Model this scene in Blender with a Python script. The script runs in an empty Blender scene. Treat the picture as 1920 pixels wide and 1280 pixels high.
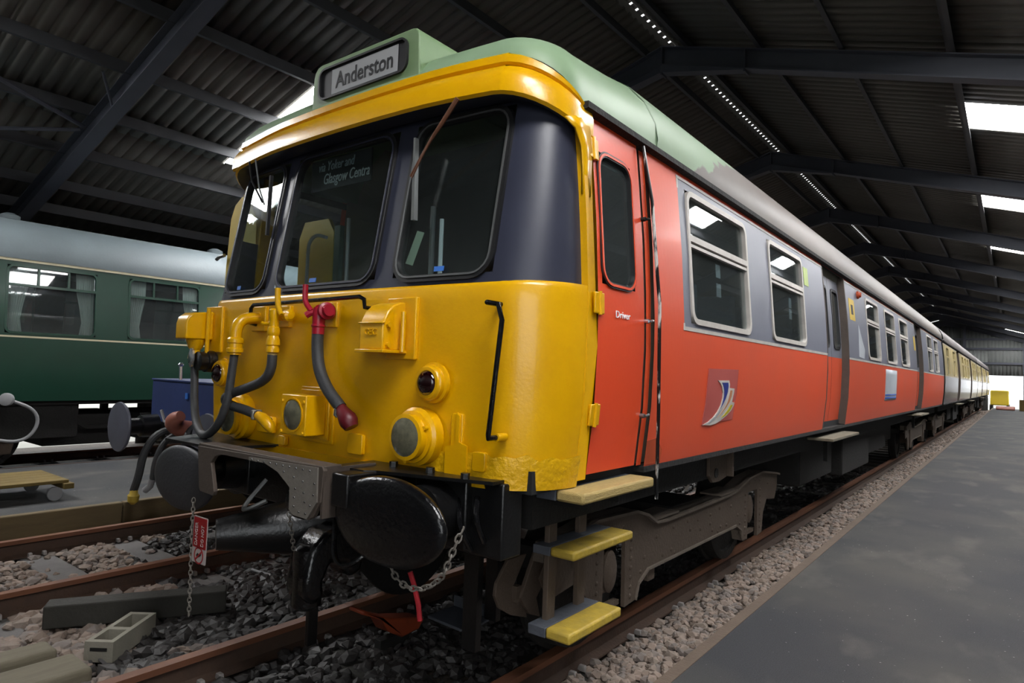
import bpy, math, random
from mathutils import Vector, Matrix
import numpy as np

# ------------------------------------------------------------------ camera, world, light, exposure
scene = bpy.context.scene
COL = scene.collection
R = math.radians
CAMX, CAMY, CAMZ = 2.9468, -2.1682, 1.671
YAW, PIT, ROL, FPX = R(37.529), R(2.538), R(2.0666), 1232.26
fw = Vector((-math.sin(YAW) * math.cos(PIT), math.cos(YAW) * math.cos(PIT), math.sin(PIT)))
rt = Vector((math.cos(YAW), math.sin(YAW), 0))
up = rt.cross(fw)
rt2 = rt * math.cos(ROL) + up * math.sin(ROL)
up2 = up * math.cos(ROL) - rt * math.sin(ROL)
cd = bpy.data.cameras.new('camera')
cam = bpy.data.objects.new('camera', cd)
COL.objects.link(cam)
cam.matrix_world = Matrix(((rt2.x, up2.x, -fw.x, CAMX), (rt2.y, up2.y, -fw.y, CAMY), (rt2.z, up2.z, -fw.z, CAMZ), (0, 0, 0, 1)))
cd.sensor_width = 36
cd.lens = FPX / 1920 * 36
cd.clip_start = .02
cd.clip_end = 400
scene.camera = cam

world = bpy.data.worlds.new('world')
scene.world = world
world.use_nodes = True
bg = world.node_tree.nodes['Background']
bg.inputs[0].default_value = (.93, .97, 1.0, 1)        # bright overcast sky
bg.inputs[1].default_value = 2.2
SKYLIGHT = 18.0                                         # brightness of the translucent roof sheets
scene.view_settings.view_transform = 'Standard'
scene.view_settings.look = 'None'
scene.view_settings.exposure = 0.65
scene.view_settings.gamma = 1
scene.view_settings.use_curve_mapping = False
scene.cycles.use_denoising = True
scene.cycles.max_bounces = 7
scene.cycles.diffuse_bounces = 4
scene.cycles.use_adaptive_sampling = True
scene.cycles.adaptive_threshold = .03
scene.cycles.glossy_bounces = 3
scene.cycles.transparent_max_bounces = 10
scene.cycles.caustics_reflective = False
scene.cycles.caustics_refractive = False
scene.cycles.sample_clamp_indirect = 6

rnd = random.Random(7)

# ------------------------------------------------------------------ materials
def lin(c):
    if isinstance(c, str):
        c = [int(c[i:i + 2], 16) / 255 for i in (0, 2, 4)]
        c = [x / 12.92 if x <= .04045 else ((x + .055) / 1.055) ** 2.4 for x in c]
    return (c[0], c[1], c[2], 1)

M = {}
def mat(name, col, rough=.5, metal=0., var=None, vs=3., amt=.5, bump=0., bs=40., stretch=(1, 1, 1), detail=6, spec=.5, coat=0., mid=.5):
    m = bpy.data.materials.new(name); m.use_nodes = True
    nt = m.node_tree; N = nt.nodes; L = nt.links
    p = N['Principled BSDF']
    p.inputs['Base Color'].default_value = lin(col)
    p.inputs['Roughness'].default_value = rough
    p.inputs['Metallic'].default_value = metal
    p.inputs['Specular IOR Level'].default_value = spec
    p.inputs['Coat Weight'].default_value = coat
    p.inputs['Coat Roughness'].default_value = .12
    tc = N.new('ShaderNodeTexCoord')
    mp = N.new('ShaderNodeMapping'); mp.inputs['Scale'].default_value = stretch
    L.new(tc.outputs['Object'], mp.inputs['Vector'])
    if var is not None:
        nz = N.new('ShaderNodeTexNoise'); nz.inputs['Scale'].default_value = vs; nz.inputs['Detail'].default_value = detail
        nz.inputs['Roughness'].default_value = .62
        L.new(mp.outputs[0], nz.inputs['Vector'])
        cr = N.new('ShaderNodeValToRGB')
        cr.color_ramp.elements[0].position = mid - amt * .35; cr.color_ramp.elements[1].position = mid + amt * .35
        cr.color_ramp.elements[0].color = lin(col); cr.color_ramp.elements[1].color = lin(var)
        L.new(nz.outputs['Fac'], cr.inputs[0]); L.new(cr.outputs[0], p.inputs['Base Color'])
    if bump:
        n2 = N.new('ShaderNodeTexNoise'); n2.inputs['Scale'].default_value = bs; n2.inputs['Detail'].default_value = 5
        L.new(mp.outputs[0], n2.inputs['Vector'])
        b = N.new('ShaderNodeBump'); b.inputs['Strength'].default_value = bump; b.inputs['Distance'].default_value = .02
        L.new(n2.outputs['Fac'], b.inputs['Height']); L.new(b.outputs[0], p.inputs['Normal'])
    M[name] = m
    return m

def glass(name, tint, rough=.02, veil=.06):
    m = bpy.data.materials.new(name); m.use_nodes = True
    nt = m.node_tree; N = nt.nodes; L = nt.links
    for n in list(N):
        if n.type == 'BSDF_PRINCIPLED': N.remove(n)
    t = N.new('ShaderNodeBsdfTransparent'); t.inputs[0].default_value = lin(tint)
    g = N.new('ShaderNodeBsdfGlossy'); g.inputs['Roughness'].default_value = rough; g.inputs[0].default_value = (1, 1, 1, 1)
    ge = N.new('ShaderNodeNewGeometry'); dt = N.new('ShaderNodeVectorMath'); dt.operation = 'DOT_PRODUCT'
    L.new(ge.outputs['Incoming'], dt.inputs[0]); L.new(ge.outputs['Normal'], dt.inputs[1])
    ab = N.new('ShaderNodeMath'); ab.operation = 'ABSOLUTE'; L.new(dt.outputs['Value'], ab.inputs[0])
    su = N.new('ShaderNodeMath'); su.operation = 'SUBTRACT'; su.inputs[0].default_value = 1; L.new(ab.outputs[0], su.inputs[1])
    pw = N.new('ShaderNodeMath'); pw.operation = 'POWER'; L.new(su.outputs[0], pw.inputs[0]); pw.inputs[1].default_value = 5
    f = N.new('ShaderNodeMath'); f.operation = 'MULTIPLY_ADD'; L.new(pw.outputs[0], f.inputs[0]); f.inputs[1].default_value = .95; f.inputs[2].default_value = .045
    df = N.new('ShaderNodeBsdfDiffuse'); df.inputs[0].default_value = (.42, .47, .47, 1)      # grey film brightens the panes in place of light from inside
    nz = N.new('ShaderNodeTexNoise'); nz.inputs['Scale'].default_value = 2.5; nz.inputs['Detail'].default_value = 4
    tc = N.new('ShaderNodeTexCoord'); L.new(tc.outputs['Object'], nz.inputs['Vector'])
    mr = N.new('ShaderNodeMapRange'); mr.inputs[3].default_value = veil * .5; mr.inputs[4].default_value = veil * 1.5; L.new(nz.outputs['Fac'], mr.inputs[0])
    m0 = N.new('ShaderNodeMixShader'); L.new(mr.outputs[0], m0.inputs[0]); L.new(t.outputs[0], m0.inputs[1]); L.new(df.outputs[0], m0.inputs[2])
    mx = N.new('ShaderNodeMixShader')
    L.new(f.outputs[0], mx.inputs[0]); L.new(m0.outputs[0], mx.inputs[1]); L.new(g.outputs[0], mx.inputs[2])
    L.new(mx.outputs[0], N['Material Output'].inputs[0])
    M[name] = m

def emit(name, col, s):
    m = bpy.data.materials.new(name); m.use_nodes = True
    p = m.node_tree.nodes['Principled BSDF']
    p.inputs['Base Color'].default_value = lin(col)
    p.inputs['Emission Color'].default_value = lin(col); p.inputs['Emission Strength'].default_value = s
    M[name] = m

mat('yellow', 'E6AF00', .3, 0, 'D09800', 2.2, .9, .06, 60, coat=.25)
mat('yellow_rough', 'DDAA05', .38, 0, 'C79703', 6, .9, .5, 34, coat=.2)
mat('orange', 'DC481C', .42, 0, 'CE5638', 1.1, 1.0, .03, 40, (1, 1, .35), coat=.1)
mat('orange_door', 'DE4A1A', .36, 0, 'D64528', 1.4, 1.0, .03, 40, coat=.15)
mat('band_grey', '6B6D79', .42, 0, '777A86', 1.3, .9, .02, 40, (1, 1, .3))
mat('lining_white', 'C9C3BC', .5, 0, 'AFA9A2', 9, .7)
mat('navy', '2B2D3B', .38, 0, '343747', 3, .8, .02, 30)
mat('rubber', '101012', .5, 0, '1A1A1C', 20, .6)
mat('frame_metal', '9A9890', .4, .5, '7F7C74', 14, .7)
mat('green_roof', '6C8560', .5, 0, '7B946D', 3, .8, .05, 30)
mat('black_paint', '0B0B0C', .32, 0, '131314', 9, .6, .12, 60)
mat('black_gloss', '08080A', .2, 0, '101012', 8, .6, .2, 40)
mat('soot', '0A0908', .8, 0, '15120F', 8, .8, .3, 40)
mat('bogie_brown', '43372D', .75, 0, '52453A', 5, .9, .3, 50)
mat('steel_grey', '7C7770', .5, .1, '69635C', 9, .8, .1, 60)
mat('steel_brown', '4A423D', .6, .3, '5A4F47', 9, .8, .1, 60)
mat('step_wood', 'B39B5E', .75, 0, '8D7A4C', 10, 1, .3, 40, (6, 1, 6))
mat('step_yellow', 'BFA030', .6, 0, '8E7A35', 14, .9, .2, 50)
mat('step_grey', '3A3E46', .7, 0, '4A4D54', 14, .9, .2, 50)
mat('red_valve', 'A8122A', .35, 0, '8E1026', 9, .7)
mat('red_dark', '5A0C18', .45)
mat('hose_rubber', '2B2C2E', .6, 0, '3A3B3D', 20, .8, .1, 90)
mat('chrome', 'C4C7CC', .22, .9)
mat('chrome_dull', '8A8C8C', .35, .8)
mat('lens_clear', '6A6854', .2, 0, '4E4C40', 30, .6, coat=.3)
mat('lens_red', '1A0205', .06, 0, coat=.8)
mat('blind_white', '9A9C9E', .6)
mat('blind_black', '0A0C10', .5)
mat('print_black', '0E0F12', .6)
mat('print_white', 'F2F4F6', .6)
mat('print_dull', 'B4BCC2', .6)
mat('blue_sticker', '2F6BC0', .5)
mat('logo_blue', '23307E', .45)
mat('logo_brown', 'B07A55', .45)
mat('logo_yellow', 'B5A512', .45)
mat('logo_grey', '9FA0A4', .45)
mat('logo_patch', 'B0524C', .5, 0, 'A84B42', 3, .8)
mat('notice_white', 'B9BEC4', .5, 0, 'A6ACB4', 4, .8)
mat('notice_blue', '4262B0', .5)
mat('sticker_yellow', 'C9A81A', .5)
mat('sticker_green', 'A9BC6E', .5)
mat('interior_cream', '8D8A7C', .7)
mat('interior_dark', '141618', .8)
mat('tube_white', 'DCDEE0', .3)
mat('seat_cloth', '2C3A46', .9)
mat('cab_yellow', 'D8BC4A', .5)
mat('cab_green', '4F6A5E', .6)
mat('cream', 'CDBB86', .4, 0, 'BFAD7A', 2, .8, coat=.3)
mat('maroon', '4A1420', .22, 0, '3D1019', 2, .8, coat=.5)
mat('coach_green', '0A3E2D', .38, 0, '083324', 1.6, .9, coat=.08)
mat('coach_roof', '717D82', .6, 0, '636C70', 1.5, 1, .05, 30)
mat('coach_cream', 'C9C2A2', .45)
mat('curtain', 'E4E2DC', .9, 0, 'D2D0CA', 12, .8)
mat('wagon_blue', '2C3A6B', .5, 0, '243056', 3, .9, .05, 40)
mat('buffer_disc', '5A5C68', .5, .2, '4A4B55', 5, .8)
mat('pink_casting', 'A56A5C', .5, 0, '8E5546', 8, .8)
mat('tag_red', '8E0D14', .45)
mat('tag_white', 'A89F9C', .5)
mat('orange_skid', 'B84A22', .6, 0, '9B3C1A', 6, .8)
mat('skid_rust', '8E3A1C', .6, 0, '6E2C16', 6, .8)
mat('paper_pale', 'B4C2A8', .6)
mat('bogie_dust_lit', '6B6056', .85, 0, '52483F', 6, .9, .3, 50)  # paler flange tone: dust, plus light on the top flanges put into the colour
mat('red_strap', 'A01824', .7)
mat('rail_rust', '5C3A2C', .62, .1, '74492F', 9, .9, .1, 60, (1, .25, 1))
mat('rail_side', '3A2C24', .8, 0, '4A3528', 9, .9, .2, 50)
mat('sleeper_grey', '6B6866', .85, 0, '575452', 7, .9, .2, 60)
mat('clip', '8C8784', .6, .2)
mat('stone_a', '94857A', .9, 0, '6E635A', 14, 1)
mat('stone_b', '75695F', .9, 0, '917F73', 14, 1)
mat('stone_c', '655E5B', .9, 0, '7F746C', 14, 1)
mat('stone_dark', '2C2A2A', .55, 0, '3E3A38', 14, 1)
mat('ballast', '5A5048', .95, 0, '40382F', 9, 1, 1., 26)

mat('edge_concrete', '6A5A4D', .9, 0, '584B41', 5, .9, .3, 60)
mat('timber', '6B5B3E', .85, 0, '524530', 4, .9, .2, 40, (4, .5, 4))
mat('timber_dark', '35332E', .85, 0, '26241F', 5, .9, .2, 40)
mat('timber_grey', '77705F', .88, 0, '625B4C', 5, .9, .2, 40, (5, .6, 5))
mat('block_grey', '8A8578', .9, 0, '7A766A', 8, .8, .15, 80)
mat('trolley_wood', '74612F', .8, 0, '5A4A24', 5, .9, .1, 40)
mat('wheel_grey', '8E8E90', .5, .2)
mat('roof_sheet', '62605A', .7, 0, '54524C', .8, .8)
mat('shed_steel', '52555F', .6, 0, '464953', 2, .8)
mat('purlin_steel', '47494D', .6, 0, '3C3E42', 2, .8)
mat('wall_sheet', '7F8280', .6, 0, '727573', .8, .8)
mat('ground_out', '9A9890', .95, 0, '86837A', .5, .9)
mat('leaf_out', '4E6B3A', .9)
mat('van_yellow', 'D8B81E', .4)
emit('skylight', 'FFFFFF', SKYLIGHT)
glass('glass', 'DCE4E4', veil=.05)
glass('glass_dark', 'B4C0C0')
glass('glass_clear', 'E2EAEA', veil=.018)

def asphalt():
    m = bpy.data.materials.new('asphalt'); m.use_nodes = True
    nt = m.node_tree; N = nt.nodes; L = nt.links; p = N['Principled BSDF']
    p.inputs['Roughness'].default_value = .8; p.inputs['Specular IOR Level'].default_value = .3
    tc = N.new('ShaderNodeTexCoord')
    def noise(sc, det, a, b, stretch=None):
        n = N.new('ShaderNodeTexNoise'); n.inputs['Scale'].default_value = sc; n.inputs['Detail'].default_value = det
        if stretch:
            mp_ = N.new('ShaderNodeMapping'); mp_.inputs['Scale'].default_value = stretch; L.new(tc.outputs['Object'], mp_.inputs[0]); L.new(mp_.outputs[0], n.inputs['Vector'])
        else: L.new(tc.outputs['Object'], n.inputs['Vector'])
        r = N.new('ShaderNodeMapRange'); r.inputs[1].default_value = a; r.inputs[2].default_value = b; L.new(n.outputs['Fac'], r.inputs[0]); return n, r.outputs[0]
    def mix(f, a, b):
        x = N.new('ShaderNodeMixRGB'); L.new(f, x.inputs[0])
        for k, c in ((1, a), (2, b)):
            if hasattr(c, 'links'): L.new(c, x.inputs[k])
            else: x.inputs[k].default_value = lin(c)
        return x.outputs[0]
    _, big = noise(.7, 6, .42, .68); g_, fine = noise(180, 3, .3, .7); _, speck = noise(42, 2, .735, .76); _, dusty = noise(2.2, 8, .55, .75, (1, .5, 1))
    c = mix(fine, '2B2C2F', '414245'); c = mix(big, c, '4A4946'); d = N.new('ShaderNodeMath'); d.operation = 'MULTIPLY'; d.inputs[1].default_value = .45; L.new(dusty, d.inputs[0])
    c = mix(d.outputs[0], c, '6E6A63'); c = mix(speck, c, '9A9894')
    L.new(c, p.inputs['Base Color'])
    b = N.new('ShaderNodeBump'); b.inputs['Strength'].default_value = .35; b.inputs['Distance'].default_value = .01; L.new(g_.outputs['Fac'], b.inputs['Height']); L.new(b.outputs[0], p.inputs['Normal'])
    M['asphalt'] = m
asphalt()

def paint_roof():
    """Roof paint: green over the cab, worn away to weathered grey-brown behind; a real repaint edge at a fixed distance along the roof."""
    m = bpy.data.materials.new('roof_paint'); m.use_nodes = True
    nt = m.node_tree; N = nt.nodes; L = nt.links; p = N['Principled BSDF']
    p.inputs['Roughness'].default_value = .5
    tc = N.new('ShaderNodeTexCoord'); sp = N.new('ShaderNodeSeparateXYZ'); L.new(tc.outputs['Object'], sp.inputs[0])
    nz = N.new('ShaderNodeTexNoise'); nz.inputs['Scale'].default_value = 5; nz.inputs['Detail'].default_value = 6
    L.new(tc.outputs['Object'], nz.inputs['Vector'])
    a = N.new('ShaderNodeMath'); a.operation = 'MULTIPLY_ADD'; L.new(nz.outputs['Fac'], a.inputs[0]); a.inputs[1].default_value = .9; L.new(sp.outputs[1], a.inputs[2])
    z = N.new('ShaderNodeMath'); z.operation = 'MULTIPLY_ADD'; L.new(sp.outputs[2], z.inputs[0]); z.inputs[1].default_value = -3.2; L.new(a.outputs[0], z.inputs[2])
    cr = N.new('ShaderNodeMapRange'); L.new(z.outputs[0], cr.inputs[0])
    cr.inputs[1].default_value = 2.55 - 3.2 * 3.1; cr.inputs[2].default_value = 2.62 - 3.2 * 3.1
    n2 = N.new('ShaderNodeTexNoise'); n2.inputs['Scale'].default_value = 2.5; n2.inputs['Detail'].default_value = 5
    L.new(tc.outputs['Object'], n2.inputs['Vector'])
    g = N.new('ShaderNodeMixRGB'); g.inputs[1].default_value = lin('728C66'); g.inputs[2].default_value = lin('8CA488'); L.new(n2.outputs['Fac'], g.inputs[0])
    b = N.new('ShaderNodeMixRGB'); b.inputs[1].default_value = lin('5C544F'); b.inputs[2].default_value = lin('70665F'); L.new(n2.outputs['Fac'], b.inputs[0])
    mx = N.new('ShaderNodeMixRGB'); L.new(cr.outputs[0], mx.inputs[0]); L.new(g.outputs[0], mx.inputs[1]); L.new(b.outputs[0], mx.inputs[2])
    L.new(mx.outputs[0], p.inputs['Base Color'])
    M['roof_paint'] = m
paint_roof()
mat('roof_grey', '5E5758', .55, 0, '706866', 2, .9)

# ------------------------------------------------------------------ mesh helpers
class MB:
    def __init__(s): s.v = []; s.f = []; s.m = []
    def add(s, vs, fs, mi=0):
        o = len(s.v); s.v += [tuple(v) for v in vs]
        for f in fs: s.f.append(tuple(i + o for i in f)); s.m.append(mi)
        return s
    def box(s, x0, x1, y0, y1, z0, z1, mi=0):
        v = [(x, y, z) for z in (z0, z1) for y in (y0, y1) for x in (x0, x1)]
        return s.add(v, [(0, 2, 3, 1), (4, 5, 7, 6), (0, 1, 5, 4), (2, 6, 7, 3), (0, 4, 6, 2), (1, 3, 7, 5)], mi)
    def prism(s, poly, axis, a, b, mi=0):
        """poly: 2-D outline; axis: the extrusion axis; a..b along it."""
        def P(p, t):
            return {'x': (t, p[0], p[1]), 'y': (p[0], t, p[1]), 'z': (p[0], p[1], t)}[axis]
        n = len(poly); v = [P(p, a) for p in poly] + [P(p, b) for p in poly]
        f = [tuple(range(n)), tuple(range(2 * n - 1, n - 1, -1))] + [(i, i + n, (i + 1) % n + n, (i + 1) % n) for i in range(n)]
        return s.add(v, f, mi)
    def cyl(s, p0, p1, r0, r1=None, n=16, mi=0, cap=True):
        if r1 is None: r1 = r0
        p0 = Vector(p0); p1 = Vector(p1); d = (p1 - p0).normalized()
        a = d.orthogonal().normalized(); b = d.cross(a); v = []
        for p, r in ((p0, r0), (p1, r1)):
            for i in range(n):
                t = 2 * math.pi * i / n; v.append(p + a * (r * math.cos(t)) + b * (r * math.sin(t)))
        f = [(i, (i + 1) % n, (i + 1) % n + n, i + n) for i in range(n)]
        if cap: f += [tuple(range(n - 1, -1, -1)), tuple(range(n, 2 * n))]
        return s.add(v, f, mi)
    def lathe(s, base, axis, prof, n=24, mi=0, sx=1., sz=1.):
        """prof: list of (distance along axis, radius). base + axis are 3-D; sx/sz stretch the two radial directions."""
        base = Vector(base); d = Vector(axis).normalized()
        a = Vector((1, 0, 0)) if abs(d.x) < .9 else Vector((0, 1, 0))
        a = (a - d * a.dot(d)).normalized(); b = d.cross(a); v = []; f = []
        for h, r in prof:
            for i in range(n):
                t = 2 * math.pi * i / n
                v.append(base + d * h + a * (r * sx * math.cos(t)) + b * (r * sz * math.sin(t)))
        for k in range(len(prof) - 1):
            for i in range(n):
                f.append((k * n + i, k * n + (i + 1) % n, (k + 1) * n + (i + 1) % n, (k + 1) * n + i))
        f.append(tuple(range(n - 1, -1, -1))); o = (len(prof) - 1) * n; f.append(tuple(range(o, o + n)))
        return s.add(v, f, mi)
    def tube(s, pts, r, n=10, mi=0, smooth=0):
        rad = list(r) if isinstance(r, (list, tuple)) else [r] * len(pts)
        pts = [Vector((p[0], p[1], p[2], q)) for p, q in zip(pts, rad)]
        for _ in range(smooth):
            q = [pts[0]]
            for a, b in zip(pts[:-1], pts[1:]): q += [a * .75 + b * .25, a * .25 + b * .75]
            pts = q + [pts[-1]]
        rad = [p.w for p in pts]; pts = [p.to_3d() for p in pts]
        v = []; f = []; prev = None
        for i, p in enumerate(pts):
            d = (pts[min(i + 1, len(pts) - 1)] - pts[max(i - 1, 0)]).normalized()
            a = d.orthogonal().normalized() if prev is None else (prev - d * prev.dot(d)).normalized()
            prev = a; b = d.cross(a); rr = rad[i]
            for k in range(n):
                t = 2 * math.pi * k / n; v.append(p + a * (rr * math.cos(t)) + b * (rr * math.sin(t)))
        for i in range(len(pts) - 1):
            for k in range(n):
                f.append((i * n + k, i * n + (k + 1) % n, (i + 1) * n + (k + 1) % n, (i + 1) * n + k))
        f.append(tuple(range(n - 1, -1, -1))); o = (len(pts) - 1) * n; f.append(tuple(range(o, o + n)))
        return s.add(v, f, mi)
    def rows(s, rows, mi=0, flip=False, skip=None, mf=None):
        """grid surface from rows of equal length."""
        n = len(rows[0]); o = len(s.v)
        for r in rows: s.v += [tuple(p) for p in r]
        for j in range(len(rows) - 1):
            for i in range(n - 1):
                if skip and skip(j, i): continue
                q = (o + j * n + i, o + j * n + i + 1, o + (j + 1) * n + i + 1, o + (j + 1) * n + i)
                s.f.append(q[::-1] if flip else q); s.m.append(mf(j, i) if mf else mi)
        return s
    def build(s, name, mats, parent=None, smooth=35, bevel=0., kind=None, thick=0., seg=2):
        me = bpy.data.meshes.new(name)
        me.from_pydata(s.v, [], s.f)
        if not isinstance(mats, (list, tuple)): mats = [mats]
        for m in mats: me.materials.append(M[m])
        me.polygons.foreach_set('material_index', s.m)
        if smooth:
            me.polygons.foreach_set('use_smooth', [True] * len(s.f))
            me.set_sharp_from_angle(angle=R(smooth))
        me.update()
        o = bpy.data.objects.new(name, me); COL.objects.link(o)
        if parent is not None: o.parent = parent
        if kind: o['kind'] = kind
        if thick:
            md = o.modifiers.new('thickness', 'SOLIDIFY'); md.thickness = thick; md.offset = -1
        if bevel:
            md = o.modifiers.new('bevel', 'BEVEL'); md.width = bevel; md.segments = seg; md.limit_method = 'ANGLE'; md.angle_limit = R(40)
        return o

def box(name, m, parent, x0, x1, y0, y1, z0, z1, bevel=0., **k):
    return MB().box(x0, x1, y0, y1, z0, z1).build(name, m, parent, bevel=bevel, **k)

def empty(name, loc=(0, 0, 0)):
    o = bpy.data.objects.new(name, None); COL.objects.link(o); o.location = loc; o.empty_display_size = .1
    return o

def thing(name, label, cat, group=None):
    o = empty(name); o['label'] = label; o['category'] = cat
    if group: o['group'] = group
    return o

def tag(o, label=None, cat=None, group=None, kind=None):
    if label: o['label'] = label
    if cat: o['category'] = cat
    if group: o['group'] = group
    if kind: o['kind'] = kind
    return o

def rrect(u0, u1, v0, v1, r, n=5):
    pts = []
    for cx, cy, a0 in ((u1 - r, v0 + r, -90), (u1 - r, v1 - r, 0), (u0 + r, v1 - r, 90), (u0 + r, v0 + r, 180)):
        for i in range(n + 1):
            a = R(a0 + 90 * i / n); pts.append((cx + r * math.cos(a), cy + r * math.sin(a)))
    return pts

def ring(mb, mp, u0, u1, v0, v1, r, w, n0, n1, mi=0):
    """rounded frame: inner opening u0..u1 x v0..v1, width w, from depth n0 (inside) to n1 (proud)."""
    a = rrect(u0, u1, v0, v1, r); b = rrect(u0 - w, u1 + w, v0 - w, v1 + w, r + w); n = len(a)
    v = [mp(*p, n0) for p in a] + [mp(*p, n1) for p in a] + [mp(*p, n1) for p in b] + [mp(*p, n0) for p in b]
    f = []
    for k in range(3):
        for i in range(n):
            j = (i + 1) % n; f.append((k * n + i, k * n + j, (k + 1) * n + j, (k + 1) * n + i))
    mb.add(v, f, mi); return mb

def slab(mb, mp, poly, n0, n1, mi=0):
    n = len(poly); v = [mp(*p, n1) for p in poly] + [mp(*p, n0) for p in poly]
    f = [tuple(range(n)), tuple(range(2 * n - 1, n - 1, -1))] + [(i, i + n, (i + 1) % n + n, (i + 1) % n) for i in range(n)]
    return mb.add(v, f, mi)

def text(name, body, m, parent, mp, u, v, size, shear=0., width=None, align='LEFT', n=.004):
    """lettering laid on a surface described by mp(u, v, n); u runs left to right as read."""
    cu = bpy.data.curves.new(name, 'FONT'); cu.body = body; cu.size = size; cu.shear = shear; cu.align_x = align
    cu.extrude = .0015; cu.resolution_u = 3; cu.offset = size * .011 if size > .1 else 0
    o = bpy.data.objects.new(name, cu); COL.objects.link(o)
    bpy.context.view_layer.update()
    dg = bpy.context.evaluated_depsgraph_get()
    me = bpy.data.meshes.new_from_object(o.evaluated_get(dg))
    xs = [w.co.x for w in me.vertices]; sc = 1.
    if width: sc = width / (max(xs) - min(xs))
    for w in me.vertices: w.co = mp(u + w.co.x * sc, v + w.co.y, n + w.co.z)
    bpy.data.objects.remove(o); bpy.data.curves.remove(cu)
    me.materials.clear(); me.materials.append(M[m])
    o = bpy.data.objects.new(name, me); COL.objects.link(o); o.parent = parent
    return o

# ------------------------------------------------------------------ the shed
XR, ZR, SL = -1.65, 7.05, .30
FY = [1.6 + 6.03 * k for k in range(-1, 11)]
Y0, Y1 = -4.65, 62.1
DE = 10.6
def PZ(d): return ZR - SL * d
def SX(s, d): return XR + s * d
SKY = [(f + 2.3, f + 3.5) for f in FY[:-1]]
PUR = [.35, 1.5, 2.62, 3.9, 5.1, 6.25, 7.4, 8.5, 9.4, 10.3]

ceiling = empty('ceiling'); tag(ceiling, 'dark corrugated sheet roof of the train shed on steel purlins', kind='structure')
def corr(ya, yb, per=.2, dep=.045):
    out = []; n = max(1, round((yb - ya) / per)); p = (yb - ya) / n
    for i in range(n):
        y = ya + i * p
        out += [(y, 0), (y + p * .6, 0), (y + p * .7, dep), (y + p * .9, dep)]
    return out + [(yb, 0)]
def sheet(mb, s, d0, d1, ya, yb):
    c = corr(ya, yb)
    mb.rows([[(SX(s, d), y, PZ(d) + .18 + z) for y, z in c] for d in (d0, d1)], flip=(s > 0))
cuts = sorted({Y0, Y1} | {y for a in SKY for y in a})
for s, nm in ((-1, 'roof_slope'), (1, 'roof_slope')):
    mb = MB()
    for ya, yb in zip(cuts[:-1], cuts[1:]):
        sheet(mb, s, .12, 3.95, ya, yb); sheet(mb, s, 6.7, DE + .15, ya, yb)
        if (ya, yb) not in SKY: sheet(mb, s, 3.95, 6.7, ya, yb)
    mb.build(nm, 'roof_sheet', ceiling, thick=.006)
for s in (-1, 1):
    for ya, yb in SKY:
        mb = MB(); sheet(mb, s, 3.9, 6.75, ya - .02, yb + .02)
        for k in range(len(mb.v)): mb.v[k] = (mb.v[k][0], mb.v[k][1], mb.v[k][2] + .012)
        o = mb.build('rooflight', 'skylight', ceiling, thick=.004)
mb = MB()
mb.rows([[(SX(s, d), y, PZ(d) + .25) for y in (Y0, Y1)] for s, d in ((-1, .02), (1, 0), (1, .34))])
y = Y0
while y < Y1:                                   # ridge flashing with open corrugation ends: daylight shows as a dotted line
    mb.rows([[(SX(-1, d), yy, PZ(d) + .25) for yy in (y, min(Y1, y + .15))] for d in (.065, .02)])
    y += .2
mb.rows([[(SX(-1, d), yy, PZ(d) + .25) for yy in (Y0, Y1)] for d in (.34, .065)])
mb.build('ridge_flashing', 'roof_sheet', ceiling, thick=.004)
for s in (-1, 1):
    for d in PUR:
        mb = MB(); x = SX(s, d); z = PZ(d)
        mb.prism([(x - .035, z + .18), (x - .035, z + .165), (x + .025, z + .165 ), (x + .025, z), (x + .085, z), (x + .085, z + .015), (x + .035, z + .015), (x + .035, z + .18)], 'y', Y0 + .1, Y1 - .1)
        mb.build('purlin', 'purlin_steel', ceiling, smooth=0)

def beam(mb, p0, p1, w, h, tf=.02, tw=.014):
    """I-beam in an XZ plane hung below the line p0-p1; w is the flange width along Y."""
    (xa, y, za), (xb, _, zb) = p0, p1
    for a, b, ww in ((0, -tf, w), (-tf, -h + tf, tw), (-h + tf, -h, w)):
        mb.prism([(xa, za + a), (xb, zb + a), (xb, zb + b), (xa, za + b)], 'y', y - ww / 2, y + ww / 2)
for k, f in enumerate(FY):
    fr = empty('portal_frame'); tag(fr, 'blue-grey steel portal frame of the shed', kind='structure')
    for s in (-1, 1):
        mb = MB(); beam(mb, (SX(s, 0), f, PZ(0)), (SX(s, DE - .1), f, PZ(DE - .1)), .2, .32); mb.build('rafter', 'shed_steel', fr, smooth=0)
        mb = MB()
        mb.prism([(SX(s, 0), PZ(0) - .3), (SX(s, 1.35), PZ(1.35) - .3), (SX(s, 1.35), PZ(1.35) - .33), (SX(s, 0), PZ(0) - .44)], 'y', f - .09, f + .09)
        mb.build('haunch', 'shed_steel', fr, smooth=0)
        mb = MB(); mb.box(SX(s, 1.35) - .012, SX(s, 1.35) + .012, f - .1, f + .1, PZ(1.35) - .36, PZ(1.35) - .02); mb.build('stiffener', 'shed_steel', fr, smooth=0)
        x = SX(s, DE - .15)
        mb = MB()
        for a, b, c, d in ((-.15, -.13, -.1, .1), (.13, .15, -.1, .1), (-.13, .13, -.008, .008)): mb.box(x + a, x + b, f + c, f + d, -.15, PZ(DE - .15))
        mb.build('column', 'shed_steel', fr, smooth=0)
    MB().box(XR - .012, XR + .012, f - .1, f + .1, PZ(0) - .48, PZ(0)).build('apex_plate', 'shed_steel', fr, smooth=0)
def brace(p, q, r=.035):
    MB().tube([p, q], r, 8).build('roof_brace', 'shed_steel', ceiling)
def rp(x, y, dz=-.1): return (x, y, PZ(abs(x - XR)) + dz)
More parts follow.
